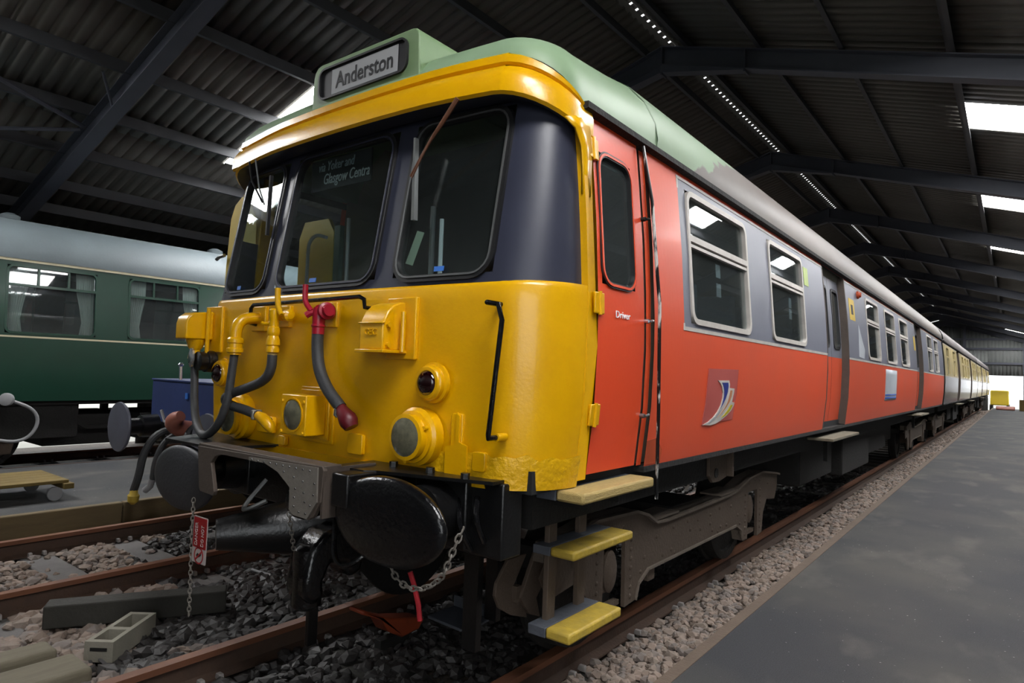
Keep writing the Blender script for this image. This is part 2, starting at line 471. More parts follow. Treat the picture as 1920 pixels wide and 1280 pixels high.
brace(rp(-8.0, 1.5), rp(-5.35, -4.4)); brace(rp(-8.1, 1.5), rp(-11.5, -4.4), .028)
brace(rp(-6.85, 1.3, .02), rp(-7.2, 1.6, -.28), .02)

# walls
def wall_x(name, x, za, zt, ya, yb):
    mb = MB(); c = corr(ya, yb, .25, .03)
    mb.rows([[(x - z, y, zz) for y, z in c] for zz in (za, zt)]); o = mb.build(name, 'wall_sheet', smooth=20, thick=.01); tag(o, 'grey sheeted side wall of the shed', kind='structure'); return o
WL = wall_x('wall_left', SX(-1, DE), .74, PZ(DE) + .12, Y0, Y1)
for k, (ya, yb) in enumerate(((Y0, .9), (4.3, Y1))):
    mb = MB(); c = corr(ya, yb, .25, .03); mb.rows([[(SX(-1, DE) - z, y, zz) for y, z in c] for zz in (-.2, .76)]); mb.build('lower_cladding', 'wall_sheet', WL, smooth=20, thick=.01)
wall_x('wall_right', SX(1, DE), -.15, PZ(DE) + .12, Y0, Y1)
def gable(name, y, op):
    """corrugated end wall with an opening (x0, x1, z1)."""
    mb = MB(); x0, x1, zt = op
    top = lambda x: PZ(abs(x - XR)) + .15
    def strip(xa, xb, zb):
        c = corr(xa, xb, .25, .03); mb.rows([[(x, y + z, zb) for x, z in c], [(x, y + z, top(x)) for x, z in c]], flip=True)
    L, Rr = SX(-1, DE), SX(1, DE)
    if x0 > L + .1: strip(L, x0, -.15)
    strip(x0, min(x1, XR) if x0 < XR < x1 else x1, zt)
    if x0 < XR < x1: strip(XR, x1, zt)
    if x1 < Rr - .1: strip(x1, Rr, -.15)
    w = mb.build(name, 'wall_sheet', smooth=20, thick=.01); tag(w, 'grey corrugated end wall of the shed', kind='structure')
    return w
far = gable('wall_end', 62.0, (1.2, 3.6, 2.65))
for z in (3.6, 4.75, 5.5):
    MB().box(SX(-1, 8), SX(1, 8) if z < 5 else SX(1, 4), 61.85, 61.93, z - .08, z + .08).build('sheeting_rail', 'shed_steel', far, smooth=0)
for x in (-.35, 3.5): MB().box(x - .1, x + .1, 61.75, 61.95, -.1, PZ(abs(x - XR))).build('wall_post', 'shed_steel', far, smooth=0)
near = gable('wall_front', -4.6, (3.2, 8.0, 4.2))  # unseen end wall; doorway placed and sized to light the train from the right

# ground
def plane(name, m, x0, x1, y0, y1, z, label, nx=1, ny=1, zj=0):
    mb = MB(); mb.rows([[(x0 + (x1 - x0) * i / nx, y0 + (y1 - y0) * j / ny, z + rnd.uniform(-zj, zj)) for i in range(nx + 1)] for j in range(ny + 1)])
    o = mb.build(name, m); tag(o, label, kind='structure'); return o
ballast_bed = plane('ballast_bed', 'ballast', -12.6, 1.5, -8, 64, -.2, 'gravel track bed of the shed floor')
def slabs(name, m, x0, x1, z, label):
    o = box(name, m, None, x0, x1, -8, 64, -.3, z); tag(o, label, kind='structure'); return o
slabs('floor', 'asphalt', 1.5, 9.2, .05, 'dark asphalt platform floor to the right of the train')
edge = slabs('trim_1', 'edge_concrete', 1.43, 1.5, .055, 'brown concrete edging along the asphalt platform')
slabs('floor_left', 'asphalt', -7.75, -4.58, .12, 'dark asphalt walkway between the two tracks on the left')
edging = empty('timber_edging'); tag(edging, 'row of thick timber boards edging the left walkway', kind='structure')
for k, (ya, yb) in enumerate(((-7.5, -2.2), (-2.19, .92), (.93, 4.2), (4.21, 9), (9.01, 16), (16.01, 30))):
    box('timber_board', 'timber', edging, -4.58 + rnd.uniform(-.008, .008), -4.5, ya, yb, -.1, .145 + rnd.uniform(-.006, .006), .012)
out = plane('ground_outside', 'ground_out', -60, 60, 62.5, 150, -.25, 'pale ground outside the far doorway')
out2 = plane('ground_yard', 'ground_out', -70, -12.6, -60, 62.4, -.3, 'pale ground outside under the side wall')
out3 = plane('ground_front', 'ground_out', -12.5, 60, -70, -8.1, -.25, 'pale yard behind the open end of the shed')

# ------------------------------------------------------------------ railway tracks
def rail_profile(xc):
    h = [(.035, 0), (.035, -.035), (.009, -.048), (.009, -.13), (.07, -.148), (.07, -.159)]
    return [(xc + x, z) for x, z in h] + [(xc - x, z) for x, z in h[::-1]]
def track(label, xc, ya, yb, sleeper, sm, step, s0, group='railway tracks'):
    t = thing('railway_track', label, 'track', group)
    for s in (-1, 1):
        mb = MB(); p = rail_profile(xc + s * .7525); n = len(p)
        mb.prism(p, 'y', ya, yb)
        mb.m = [1] * len(mb.m)
        for i, f in enumerate(mb.f):
            if all(mb.v[k][2] > -.04 for k in f): mb.m[i] = 0
        mb.build('rail', ['rail_rust', 'rail_side'], t, smooth=25)
    y = s0; proto = None; clip = None
    while y < yb and sleeper:
        if proto is None:
            proto = MB().box(-1.25, 1.25, -.13, .13, -.1, .0).build('sleeper', sm, t, bevel=.015)
            proto.location = (xc, y, -.165)
        else:
            c = proto.copy(); COL.objects.link(c); c.parent = t; c.location = (xc, y, -.165)
        if y < 5:
            for s in (-1, 1):
                for q in (-1, 1):
                    for dy in (-.055, .055):
                        if clip is None:
                            clip = MB().prism([(-.03, 0), (.03, 0), (.02, .035), (-.02, .035)], 'y', -.014, .014).build('rail_clip', 'clip', t, bevel=.004)
                            c = clip
                        else:
                            c = clip.copy(); COL.objects.link(c); c.parent = t
                        c.location = (xc + s * .7525 + q * .085, y + dy, -.152)
        y += step
    return t
track('rusty rails carrying the red and yellow train', 0, -7.5, 62, True, 'timber_dark', .75, -6.9)
track('rusty rails on grey concrete sleepers carrying the blue wagon', -3.4, -7.5, 40, True, 'sleeper_grey', .73, -5.8)
track('rails under the dark green coach', -9.4, -7.5, 40, True, 'timber_dark', .8, -6)

# ballast stones
def rock(seed):
    r = random.Random(seed)
    t = (1 + 5 ** .5) / 2
    v = [(-1, t, 0), (1, t, 0), (-1, -t, 0), (1, -t, 0), (0, -1, t), (0, 1, t), (0, -1, -t), (0, 1, -t), (t, 0, -1), (t, 0, 1), (-t, 0, -1), (-t, 0, 1)]
    f = [(0, 11, 5), (0, 5, 1), (0, 1, 7), (0, 7, 10), (0, 10, 11), (1, 5, 9), (5, 11, 4), (11, 10, 2), (10, 7, 6), (7, 1, 8), (3, 9, 4), (3, 4, 2), (3, 2, 6), (3, 6, 8), (3, 8, 9), (4, 9, 5), (2, 4, 11), (6, 2, 10), (8, 6, 7), (9, 8, 1)]
    sc = (r.uniform(.75, 1.15), r.uniform(.6, .95), r.uniform(.45, .75))
    return [tuple(c / 1.9 * k * r.uniform(.75, 1.2) for c, k in zip(p, sc)) for p in v], f
ROCKS = [rock(i) for i in range(8)]
def dark_zone(x, y):
    """darker ballast around the train nose and farther along the middle track"""
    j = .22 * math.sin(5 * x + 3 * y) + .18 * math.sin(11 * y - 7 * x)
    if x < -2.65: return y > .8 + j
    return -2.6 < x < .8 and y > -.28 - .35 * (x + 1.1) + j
RV = [np.array(r[0]) for r in ROCKS]; RF = np.array(ROCKS[0][1])
def on_rail(x):
    return any(abs(x - c) < .085 for c in (-.7525, .7525, -2.6475, -4.1525))
def on_sleeper(x, y):
    return -4.6 < x < -2.2 and abs(((y + 5.8) % .73)) < .15 or (-4.6 < x < -2.2 and .73 - ((y + 5.8) % .73) < .15)
spots = []
rs = random.Random(3)
def scatter(x0, x1, y0, y1, dens, s0, s1, z=-.175):
    for _ in range(int((x1 - x0) * (y1 - y0) * dens)):
        x, y = rs.uniform(x0, x1), rs.uniform(y0, y1)
        if on_rail(x): continue
        if on_sleeper(x, y) and rs.random() < .93: continue
        near_edge = max(0, (x - .9) / .5) if x > .9 else 0
        spots.append((x, y, z + rs.uniform(-.02, .03) + near_edge * .13, rs.uniform(s0, s1)))
scatter(.83, 1.42, -.6, 6, 950, .016, .034)
scatter(.83, 1.42, 6, 16, 420, .022, .038)
scatter(.83, 1.42, 16, 60, 120, .03, .05)
scatter(-.7, .7, -1.6, 5, 420, .018, .042)
scatter(-2.6, -.8, -2.2, 3, 620, .018, .05)
scatter(-4.5, -2.65, -1.6, 4, 480, .016, .038)
scatter(-4.5, .7, 5, 14, 60, .03, .05)
def cam_dist(p): return (p[0] - CAMX) ** 2 + (p[1] - CAMY) ** 2
def in_view(p):
    d = Vector((p[0] - CAMX, p[1] - CAMY, p[2] - CAMZ)); z = d.dot(fw)
    if z < .3: return False
    x = d.dot(rt2) / z * FPX; yv = -d.dot(up2) / z * FPX
    return abs(x) < 930 and abs(yv) < 620
big = sorted([p for p in spots if in_view(p) and (p[0] < -.85 or p[0] > .85)], key=lambda p: -p[3] / cam_dist(p) ** .5)[:290]
bigset = set(big)
rmesh = []
for i in range(8):
    me = bpy.data.meshes.new('stone'); me.from_pydata([tuple(v) for v in RV[i]], [], [tuple(f) for f in RF]); me.materials.append(M[('stone_a', 'stone_b', 'stone_c')[i % 3]]); rmesh.append(me)
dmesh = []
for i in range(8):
    me = rmesh[i].copy(); me.materials.clear(); me.materials.append(M['stone_dark']); dmesh.append(me)
for k, (x, y, z, s) in enumerate(big):
    o = bpy.data.objects.new('stone', (dmesh if dark_zone(x, y) else rmesh)[k % 8]); COL.objects.link(o); o.parent = ballast_bed
    o.location = (x, y, z); o.scale = (s * 1.5,) * 3; o.rotation_euler = (rs.uniform(-.5, .5), rs.uniform(-.5, .5), rs.uniform(0, 6.28))
rest = [p for p in spots if p not in bigset]
vs = []; fs = []; ms = []; o0 = 0
nr = np.random.default_rng(5)
for k, (x, y, z, s) in enumerate(rest):
    a = nr.uniform(0, 6.28); c, sn = math.cos(a), math.sin(a)
    v = RV[k % 8] * (s * 1.5); v = np.stack([v[:, 0] * c - v[:, 1] * sn + x, v[:, 0] * sn + v[:, 1] * c + y, v[:, 2] + z], 1)
    vs.append(v); fs.append(RF + o0); o0 += 12; ms += [3 if dark_zone(x, y) else k % 3] * 20
me = bpy.data.meshes.new('loose_ballast')
V = np.concatenate(vs); F = np.concatenate(fs)
me.from_pydata(V.tolist(), [], F.tolist())
for m in ('stone_a', 'stone_b', 'stone_c', 'stone_dark'): me.materials.append(M[m])
me.polygons.foreach_set('material_index', ms)
o = bpy.data.objects.new('loose_ballast', me); COL.objects.link(o); o.parent = ballast_bed; o['kind'] = 'stuff'

# ------------------------------------------------------------------ the multiple-unit train
PROF = [(1.17, 1.355), (1.2, 1.362), (1.5, 1.393), (1.8, 1.402), (2.0, 1.400), (2.4, 1.375), (2.8, 1.335), (2.96, 1.316), (3.2, 1.28)]
def sideX(z):
    if z <= PROF[0][0]: return PROF[0][1]
    for (a, x), (b, y) in zip(PROF[:-1], PROF[1:]):
        if z <= b: return x + (y - x) * (z - a) / (b - a)
    return PROF[-1][1]
ROOF = [(1.335, 2.93), (1.345, 3.0), (1.325, 3.10), (1.255, 3.235), (1.14, 3.36), (.95, 3.475), (.7, 3.56), (.4, 3.61), (0, 3.63)]

def smap(s, y0=0.):
    return lambda y, z, n: Vector((s * (sideX(z) + n), y + y0, z))

def skin(mb, ys, zs, holes, mp, n, flip, mf=None):
    ys = sorted(set(ys) | {a for h in holes for a in h[:2]}); zs = sorted(set(zs) | {a for h in holes for a in h[2:]})
    def skip(j, i):
        yc = (ys[i] + ys[i + 1]) / 2; zc = (zs[j] + zs[j + 1]) / 2
        return any(a < yc < b and c < zc < d for a, b, c, d in holes)
    mb.rows([[mp(y, z, n) for y in ys] for z in zs], flip=flip, skip=skip,
            mf=(lambda j, i: mf((ys[i] + ys[i + 1]) / 2, (zs[j] + zs[j + 1]) / 2)) if mf else None)

def window(car, mp, ya, yb, za=1.995, zb=2.815, detail=True, frame='frame_metal'):
    w = ring(MB(), mp, ya + .03, yb - .03, za + .03, zb - .03, .055, .035, -.03, .012).build('window', frame, car, smooth=30)
    zt = za + (zb - za) * .64
    mb = MB(); slab(mb, mp, [(ya + .03, zt - .02), (yb - .03, zt - .02), (yb - .03, zt + .02), (ya + .03, zt + .02)], -.02, .008)
    if detail: slab(mb, mp, [(ya + .03, zt - .055), (yb - .03, zt - .055), (yb - .03, zt - .035), (ya + .03, zt - .035)], -.02, .004)
    mb.build('vent_bar', frame, w, smooth=0)
    slab(MB(), mp, rrect(ya + .028, yb - .028, za + .028, zb - .028, .055), -.02, -.014).build('pane', 'glass', w, smooth=0)
    return w

def bogie(car, yc, detail, y0=0.):
    b = empty('bogie', (0, y0 + yc, 0)); b.parent = car
    top = [(-2.0, .70), (-1.98, .78), (-1.55, .845), (-1.06, .828), (-.9, .783), (-.77, .717), (-.6, .705), (0, .71), (.6, .715), (.8, .729), (1.13, .80), (1.5, .82), (1.95, .765), (2.06, .745)]
    half = [(2.06, .62), (1.98, .50), (1.72, .53), (1.62, .42), (1.58, .24), (1.44, .23), (1.43, .66), (1.17, .66), (1.16, .25), (1.02, .26), (.98, .35), (.85, .41)]
    bot = half + [(-a, z) for a, z in half[::-1]]
    for s in (-1, 1):
        mb = MB(); mb.prism(top + bot, 'x', s * 1.02, s * 1.045)
        f = mb.build('side_frame', 'bogie_brown', b, smooth=0)
        mb = MB()
        for (a, za), (c, zc) in zip(top[:-1], top[1:]):
            q = [(a, za), (c, zc), (c, zc - .018), (a, za - .018)]; mb.prism(q, 'x', s * .94, s * 1.075)
        for (a, za), (c, zc) in zip(bot[:-1], bot[1:]):
            if za < .5 and zc < .5 and abs(a) < 1.1 and abs(c) < 1.1: mb.prism([(a, za), (c, zc), (c, zc + .015), (a, za + .015)], 'x', s * .96, s * 1.06)
        mb.build('flange', 'bogie_dust_lit', b, smooth=40)
        if detail:
            mb = MB(); pts = []
            for sg in (-1, 1):
                pts += [(sg * 1.09, z) for z in np.arange(.3, .68, .058)] + [(sg * 1.51, z) for z in np.arange(.3, .68, .058)]
                pts += [(sg * .95, .42), (sg * .9, .5), (sg * 1.2, .74), (sg * 1.35, .755), (sg * 1.5, .735), (sg * 1.75, .68), (sg * .62, .46), (sg * .72, .6), (sg * .45, .62), (sg * .48, .47), (sg * .42, .44)]
            pts += [(.25, .6), (.25, .53), (.3, .47), (-.2, .62), (-.15, .55), (0, .6), (.05, .52)]
            for yy, zz in pts: mb.lathe((s * 1.044, yy, zz), (s, 0, 0), [(0, .015), (.007, .012), (.011, .005)], 8)
            mb.build('rivets', 'bogie_brown', b, kind='stuff')
    for sg in (-1, 1):
        yy = sg * 1.3
        mb = MB()
        for s in (-1, 1):
            mb.lathe((s * .68, yy, .457), (s, 0, 0), [(0, .485), (.03, .485), (.035, .457), (.135, .45), (.135, .38), (.11, .37), (.11, .16), (.15, .14), (.15, .06)], 36)
        mb.cyl((-.75, yy, .457), (.75, yy, .457), .075, n=16)
        mb.build('wheelset', 'soot', b)
        for s in (-1, 1):
            mb = MB(); mb.box(s * .86 if s > 0 else -1.0, 1.0 if s > 0 else -.86, yy - .08, yy + .08, .36, .60)
            ax = mb.build('axlebox', 'bogie_brown', b, bevel=.015)
            MB().lathe((s * 1.0, yy, .49), (s, 0, 0), [(0, .125), (.018, .125), (.03, .1), (.034, .02)], 20, sx=.62, sz=1.).build('cover', 'bogie_brown', ax)
            if detail: MB().box(s * 1.0 - .02, s * 1.0 + .02, yy - .115, yy + .115, .27, .30).build('keep_bar', 'bogie_brown', b, smooth=0)
    MB().box(-.95, .95, -.28, .28, .5, .72).build('bolster', 'soot', b, smooth=0)
    for yy in (-1.85, 1.85): MB().box(-.9, .9, yy - .05, yy + .05, .6, .72).build('end_bar', 'soot', b, smooth=0)
    if detail:
        for s in (-1, 1):
            for yy in (-.62, .62):
                MB().box(s * .98 - .09, s * .98 + .09, yy - .2, yy + .2, .72, .735).build('spring_plate', 'bogie_dust_lit', b, smooth=0)
            MB().box(s * .99 - .03, s * .99 + .03, -.78, -.68, .31, .41).build('brake_hanger', 'bogie_brown', b, bevel=.008)
    return b

WINS = [(1.605, 2.72), (3.27, 4.33), (7.62, 8.62), (9.2, 10.22), (10.79, 11.84), (15.2, 16.22), (16.75, 17.77)]
DOORS = [(5.2, 6.34), (13.02, 14.16)]
CARL = 19.12

def make_car(car, y0, livery, front=False):
    up_, lo_, line_, rf_ = livery
    ya = 1.1 if front else .02
    ywin = WINS if front else [(.75, 1.75)] + WINS[1:]
    holes = [(a, b, 1.995, 2.815) for a, b in ywin] + [(a, b, 1.17, 2.9) for a, b in DOORS]
    zs = [1.18, 1.2, 1.35, 1.5, 1.65, 1.8, 1.955, 2.1, 2.25, 2.4, 2.6, 2.8, 2.875, 2.96]
    ys = [ya + (CARL - ya) * i / 30 for i in range(31)] + [1.5]
    def mf(y, z): return 0 if (z < 1.955 or z > 2.875 or (front and y < 1.5)) else 1
    for s in (-1, 1):
        mp = smap(s, y0)
        mb = MB(); skin(mb, ys, zs, holes, mp, 0, s < 0, mf)
        mb.build('body_side', [lo_, up_], car, smooth=40)
        mb = MB(); skin(mb, ys, zs, holes, mp, -.06, s > 0); mb.build('side_lining', 'interior_cream', car, smooth=40)
        mb = MB()
        z0 = 1.5 if front else ya
        segs = [(z0, DOORS[0][0]), (DOORS[0][1], DOORS[1][0]), (DOORS[1][1], CARL)]
        for a, b in segs:
            slab(mb, mp, [(a, 1.945), (b, 1.945), (b, 1.968), (a, 1.968)], -.002, .003)
            slab(mb, mp, [(a, 2.862), (b, 2.862), (b, 2.88), (a, 2.88)], -.002, .003)
        if front: slab(mb, mp, [(1.49, 1.945), (1.512, 1.945), (1.512, 2.88), (1.49, 2.88)], -.002, .003)
        mb.build('lining', line_, car, smooth=0)
        MB().prism([(s * 1.30, 2.9), (s * 1.36, 2.915), (s * 1.36, 2.945), (s * 1.30, 2.95)], 'y', y0 + (.42 if front else .02), y0 + CARL).build('gutter', 'soot', car, smooth=0)
        box('sill', 'soot', car, min(s * 1.28, s * 1.36), max(s * 1.28, s * 1.36), y0 + ya, y0 + CARL, 1.15, 1.182)
        for a, b in ywin: window(car, mp, a, b, frame='lining_white' if front else 'cream')
        for a, b in DOORS:
            for p, q in ((a, a + .035), (b - .035, b)):
                zz = [1.19, 1.5, 1.8, 2.1, 2.4, 2.7, 2.9]
                slab(MB(), mp, [(p, z) for z in zz[::-1]] + [(q, z) for z in zz], -.11, .002).build('door_jamb', 'steel_brown', car, smooth=0)
            mid = (a + b) / 2
            for p, q in ((a + .03, mid - .004), (mid + .004, b - .03)):
                mb = MB(); wy0, wy1 = p + .12, q - .1
                skin(mb, [p, q], [1.2, 1.5, 1.8, 1.95, 2.1, 2.4, 2.65, 2.88], [(wy0, wy1, 2.06, 2.72)], mp, -.075, s < 0, lambda y, z: 0 if z < 1.95 else 1)
                d = mb.build('sliding_door', [lo_, up_], car, smooth=40)
                ring(MB(), mp, wy0 + .015, wy1 - .015, 2.075, 2.705, .05, .03, -.09, -.066).build('door_frame', 'rubber', d)
                slab(MB(), mp, rrect(wy0 + .012, wy1 - .012, 2.072, 2.708, .05), -.085, -.08).build('door_pane', 'glass', d, smooth=0)
            MB().box(min(s * 1.24, s * 1.49), max(s * 1.24, s * 1.49), y0 + a - .1, y0 + b + .12, 1.07, 1.1).build('door_step', 'timber_grey', car, bevel=.006)
            MB().box(min(s * 1.26, s * 1.3), max(s * 1.26, s * 1.3), y0 + mid - .03, y0 + mid + .03, .8, 1.07).build('step_bracket', 'soot', car, smooth=0)
    # roof
    yr = [y0 + (1.2 if front else .0), y0 + 6, y0 + 12, y0 + CARL]
    prof = [(x, z) for x, z in ROOF] + [(-x, z) for x, z in ROOF[-2::-1]]
    mb = MB(); mb.rows([[(x, y, z) for x, z in prof] for y in yr]); mb.build('roof', rf_, car, smooth=60)
    mb = MB(); mb.rows([[(x * .94, y, z - .09) for x, z in prof] for y in yr], flip=True); mb.build('roof_lining', 'interior_cream', car, smooth=60)
    # ends
    for ye in ([CARL] if front else [0, CARL]):
        mb = MB(); pts = [(sideX(z), z) for z in (1.18, 1.5, 1.8, 2.2, 2.6, 2.93)] + ROOF[1:]
        mb.prism(pts + [(-x, z) for x, z in pts[-2::-1]], 'y', y0 + ye - .02, y0 + ye); mb.build('end_wall', 'soot', car, smooth=0)
    box('floor', 'interior_dark', car, -1.3, 1.3, y0 + (.15 if front else .05), y0 + CARL - .05, 1.14, 1.24)
    # seats
    proto = None
    for k, y in enumerate([2.2, 2.95, 3.8, 4.55, 7.2, 8.1, 8.9, 9.7, 10.5, 11.3, 12.1, 15, 15.9, 16.8, 17.7]):
        for s in (-1, 1):
            if proto is None:
                mb = MB(); mb.box(-.45, .45, -.22, .22, .28, .42); mb.prism([(-.24, .4), (-.14, .4), (-.18, 1.05), (-.26, 1.05)], 'x', -.45, .45); mb.box(-.04, .04, -.15, .15, 0, .3)
                proto = mb.build('seat', 'seat_cloth', car, bevel=.02); c = proto
            else:
                c = proto.copy(); COL.objects.link(c); c.parent = car
            c.location = (s * .82, y0 + y, 1.24)
    # underframe
    mb = MB()
    for s in (-1, 1): mb.box(min(s * 1.12, s * 1.2), max(s * 1.12, s * 1.2), y0 + .3, y0 + CARL - .2, .95, 1.16)
    mb.box(-1.12, 1.12, y0 + .3, y0 + CARL - .2, 1.06, 1.14)
    mb.build('underframe', 'soot', car, smooth=0)
    for a, b, zz, xx in ((5.6, 7.2, .5, 1.05), (7.6, 9.6, .42, 1.1), (10.2, 12.0, .5, 1.0), (12.5, 13.4, .55, .9)):
        box('equipment_case', 'soot', car, -xx, xx, y0 + a, y0 + b, zz, 1.06, .02)
    bogie(car, 2.69, front, y0); bogie(car, CARL - 2.69, False, y0)

train = thing('railway_carriage', 'leading orange and grey electric train carriage with bright yellow cab end', 'train carriage', 'carriages of the train')
make_car(train, 0, ('band_grey', 'orange', 'lining_white', 'roof_paint'), True)
car2 = thing('railway_carriage', 'cream and maroon carriage coupled directly behind the orange one', 'train carriage', 'carriages of the train')
make_car(car2, 19.55, ('cream', 'maroon', 'lining_white', 'roof_grey'))
car3 = thing('railway_carriage', 'rearmost cream and maroon carriage beside the far bright doorway', 'train carriage', 'carriages of the train')
make_car(car3, 39.1, ('cream', 'maroon', 'lining_white', 'roof_grey'))
for y in (19.14, 38.68):
    c = train if y < 20 else car2
    mb = MB(); z = [1.3, 1.6, 1.9, 2.2, 2.5, 2.8, 3.05]
    for k in range(9):
        yy = y + .043 * k; q = .0 if k % 2 else .04
        mb.rows([[(xx, yy, zz), (xx, yy + .043, zz)] for xx, zz in ((-.5 + q, 1.25), (-.5 + q, 3.1), (.5 - q, 3.1), (.5 - q, 1.25), (-.5 + q, 1.25))])
    mb.build('gangway_bellows', 'rubber', c, smooth=0)

# ------------------------------------------------------------------ cab end of the leading carriage
FLAT = [1.09, .95, .8, .62, .475, .41, .345, .2, 0., -.2, -.4, -.56, -.61, -.665, -.8, -1.0, -1.1, -1.19]
NC = 9
def fcurve(hw, y0, yend, F=1.1, FLt=1.2, bow=.045, ycorner=.41):
    """plan outline of the cab end from the right flank round the nose to the left flank: (x, y, corner) with corner 0 on the nose, 1 on the flank."""
    P = [(hw, yend, 1.)]
    yc = y0 + bow
    for i in range(NC + 1):
        a = R(90 * i / NC); P.append((F + (hw - F) * math.cos(a), yc + (ycorner - yc) * (1 - math.sin(a)), 1 - math.sin(a)))
    for x in FLAT: P.append((x, y0 + bow * (x / F) ** 2, 0.))
    yl = y0 + bow * (FLt / F) ** 2
    for i in range(NC + 1):
        a = R(90 - 90 * i / NC); P.append((-FLt - (hw - FLt) * math.cos(a), yl + (ycorner - yl) * (1 - math.sin(a)), 1 - math.sin(a)))
    P.append((-hw, yend, 1.))
    return P
def yfront(x, z):
    """front surface of the raked windscreen surround"""
    return .035 + (z - 2.065) * .17 + .045 * (x / 1.1) ** 2
def fmap(x, z, n): return Vector((x, yfront(x, z) - n, z))
def pmap(x, z, n): return Vector((x, .02 + .045 * (x / 1.1) ** 2 - n, z))

mb = MB()
rows = []
for z, dy in ((1.165, .05), (1.18, .02), (1.3, .008), (1.5, 0), (1.8, 0), (1.98, .0), (2.045, .003), (2.062, .012), (2.07, .03), (2.07, .09)):
    rows.append([(x * (1 if dy < .05 else .985), y, z) for x, y, c in fcurve(sideX(z) + .002, .02 + dy, .42)])
mb.rows(rows, flip=False); mb.build('front_panel', 'yellow', train, smooth=45)
# patched, rough repaint on the lower right corner
mb = MB(); rows = []
for z in (1.155, 1.19, 1.23, 1.27, 1.3):
    c = [p for p in fcurve(sideX(z) + .006, .016, .42)][:14]
    rows.append([(x + rnd.uniform(-.003, .003), y - .003 + rnd.uniform(-.003, .003), z + (rnd.uniform(-.018, .018) if z > 1.28 else 0)) for x, y, _ in c])
mb.rows(rows); mb.build('filler_patch', 'yellow_rough', train, smooth=60)

zs = [2.06, 2.11, 2.3, 2.5, 2.7, 2.92, 3.0, 3.05]
cur = [fcurve(sideX(z) - .03, .035 + (z - 2.065) * .17, .45, F=1.09, FLt=1.19) for z in zs]
WS = [(.475, 1.09), (-.56, .345), (-1.19, -.665)]
n0 = 1 + NC + 1
def skipw(j, i):
    if not (2.11 <= zs[j] < 2.92): return False
    if i >= n0 + len(FLAT) and zs[j] < 2.5: return False
    a, b = cur[0][i][0], cur[0][i + 1][0]; m = (a + b) / 2
    if any(p < m < q for p, q in WS): return True
    return i >= n0 + len(FLAT) and i < len(cur[0]) - 2          # the far corner still holds curved glass
mb = MB(); mb.rows([[(x, y, z) for x, y, _ in c] for z, c in zip(zs, cur)], skip=skipw); mb.build('windscreen_surround', 'navy', train, smooth=45)
mb = MB(); mb.rows([[(x, y, z) for x, y, _ in c[n0 + len(FLAT):-1]] for z, c in zip(zs, cur) if 2.5 <= z <= 2.92]); mb.build('corner_glass', 'glass_clear', train, smooth=45)
for k, (a, b) in enumerate(WS):
    w = ring(MB(), fmap, a + .03, b - .03, 2.115, 2.9, .09, .034, -.03, .014).build('windscreen', 'rubber', train, smooth=35)
    ring(MB(), fmap, a + .026, b - .026, 2.111, 2.904, .09, .009, .0, .018).build('glazing_bead', 'chrome_dull' if k == 0 else 'navy', w, smooth=35)
    slab(MB(), fmap, rrect(a + .025, b - .025, 2.11, 2.905, .09), -.012, -.006).build('pane', 'glass_clear', w, smooth=0)
for x, z, wd in ((-.99, 2.135, .022), (-.17, 2.135, .03), (.78, 2.14, .03)):
    slab(MB(), fmap, [(x - wd, z - .012), (x + wd, z - .012), (x + wd, z + .012), (x - wd, z + .012)], .004, .007).build('blue_sticker', 'blue_sticker', train, smooth=0)

# yellow corner pillars and visor
for s in (-1, 1):
    slab(MB(), smap(s), [(.395, 1.18), (.49, 1.18), (.49, 1.5), (.49, 1.8), (.49, 2.0), (.49, 2.4), (.49, 2.7), (.49, 2.96), (.395, 2.96), (.40, 2.7), (.40, 2.4), (.40, 2.0), (.395, 1.8), (.395, 1.5)], -.05, .004).build('corner_pillar', 'yellow', train, smooth=30)
VIS = [(.17, 1.28, 2.95, .13), (.045, 1.335, 2.943, .14), (.033, 1.348, 2.957, .14), (.04, 1.348, 3.03, .14), (.075, 1.335, 3.085, .15), (.105, 1.322, 3.098, .16),
       (.088, 1.335, 3.112, .165), (.095, 1.338, 3.152, .195), (.13, 1.31, 3.162, .2)]
rows = []
for y0, hw, z, dr in VIS:
    rows.append([(x, y, z - dr * c ** .8 - (.0 if abs(x) < .7 else .018 * (min(abs(x), 1.1) - .7) / .4)) for x, y, c in fcurve(hw, y0, .49, F=1.05, FLt=1.05, bow=.05, ycorner=.42)])
mb = MB(); mb.rows(rows[1:]); vz = mb.build('visor', 'yellow', train, smooth=40)
mb = MB(); mb.rows(rows[:2]); mb.build('visor_underside', 'navy', vz, smooth=40)
# the visor sweeps down into each corner pillar
for s in (-1, 1):
    mb = MB()
    a = [(.395, 2.5), (.392, 2.62), (.375, 2.72), (.33, 2.79), (.27, 2.825)]; b = [(.47, 2.5), (.47, 2.62), (.47, 2.72), (.46, 2.83), (.40, 2.87)]
    def mpx(y, z, n):
        return Vector((s * (min(sideX(z) + .006, 1.05 + .30 * math.sin(math.acos(max(-1, min(1, (.42 - y) / .36))))) + n), y, z))
    mb.rows([[mpx(*p, .001) for p in a], [mpx(*p, .001) for p in b]], flip=(s < 0)); mb.build('visor_bracket', 'yellow', train, smooth=60, thick=.01)

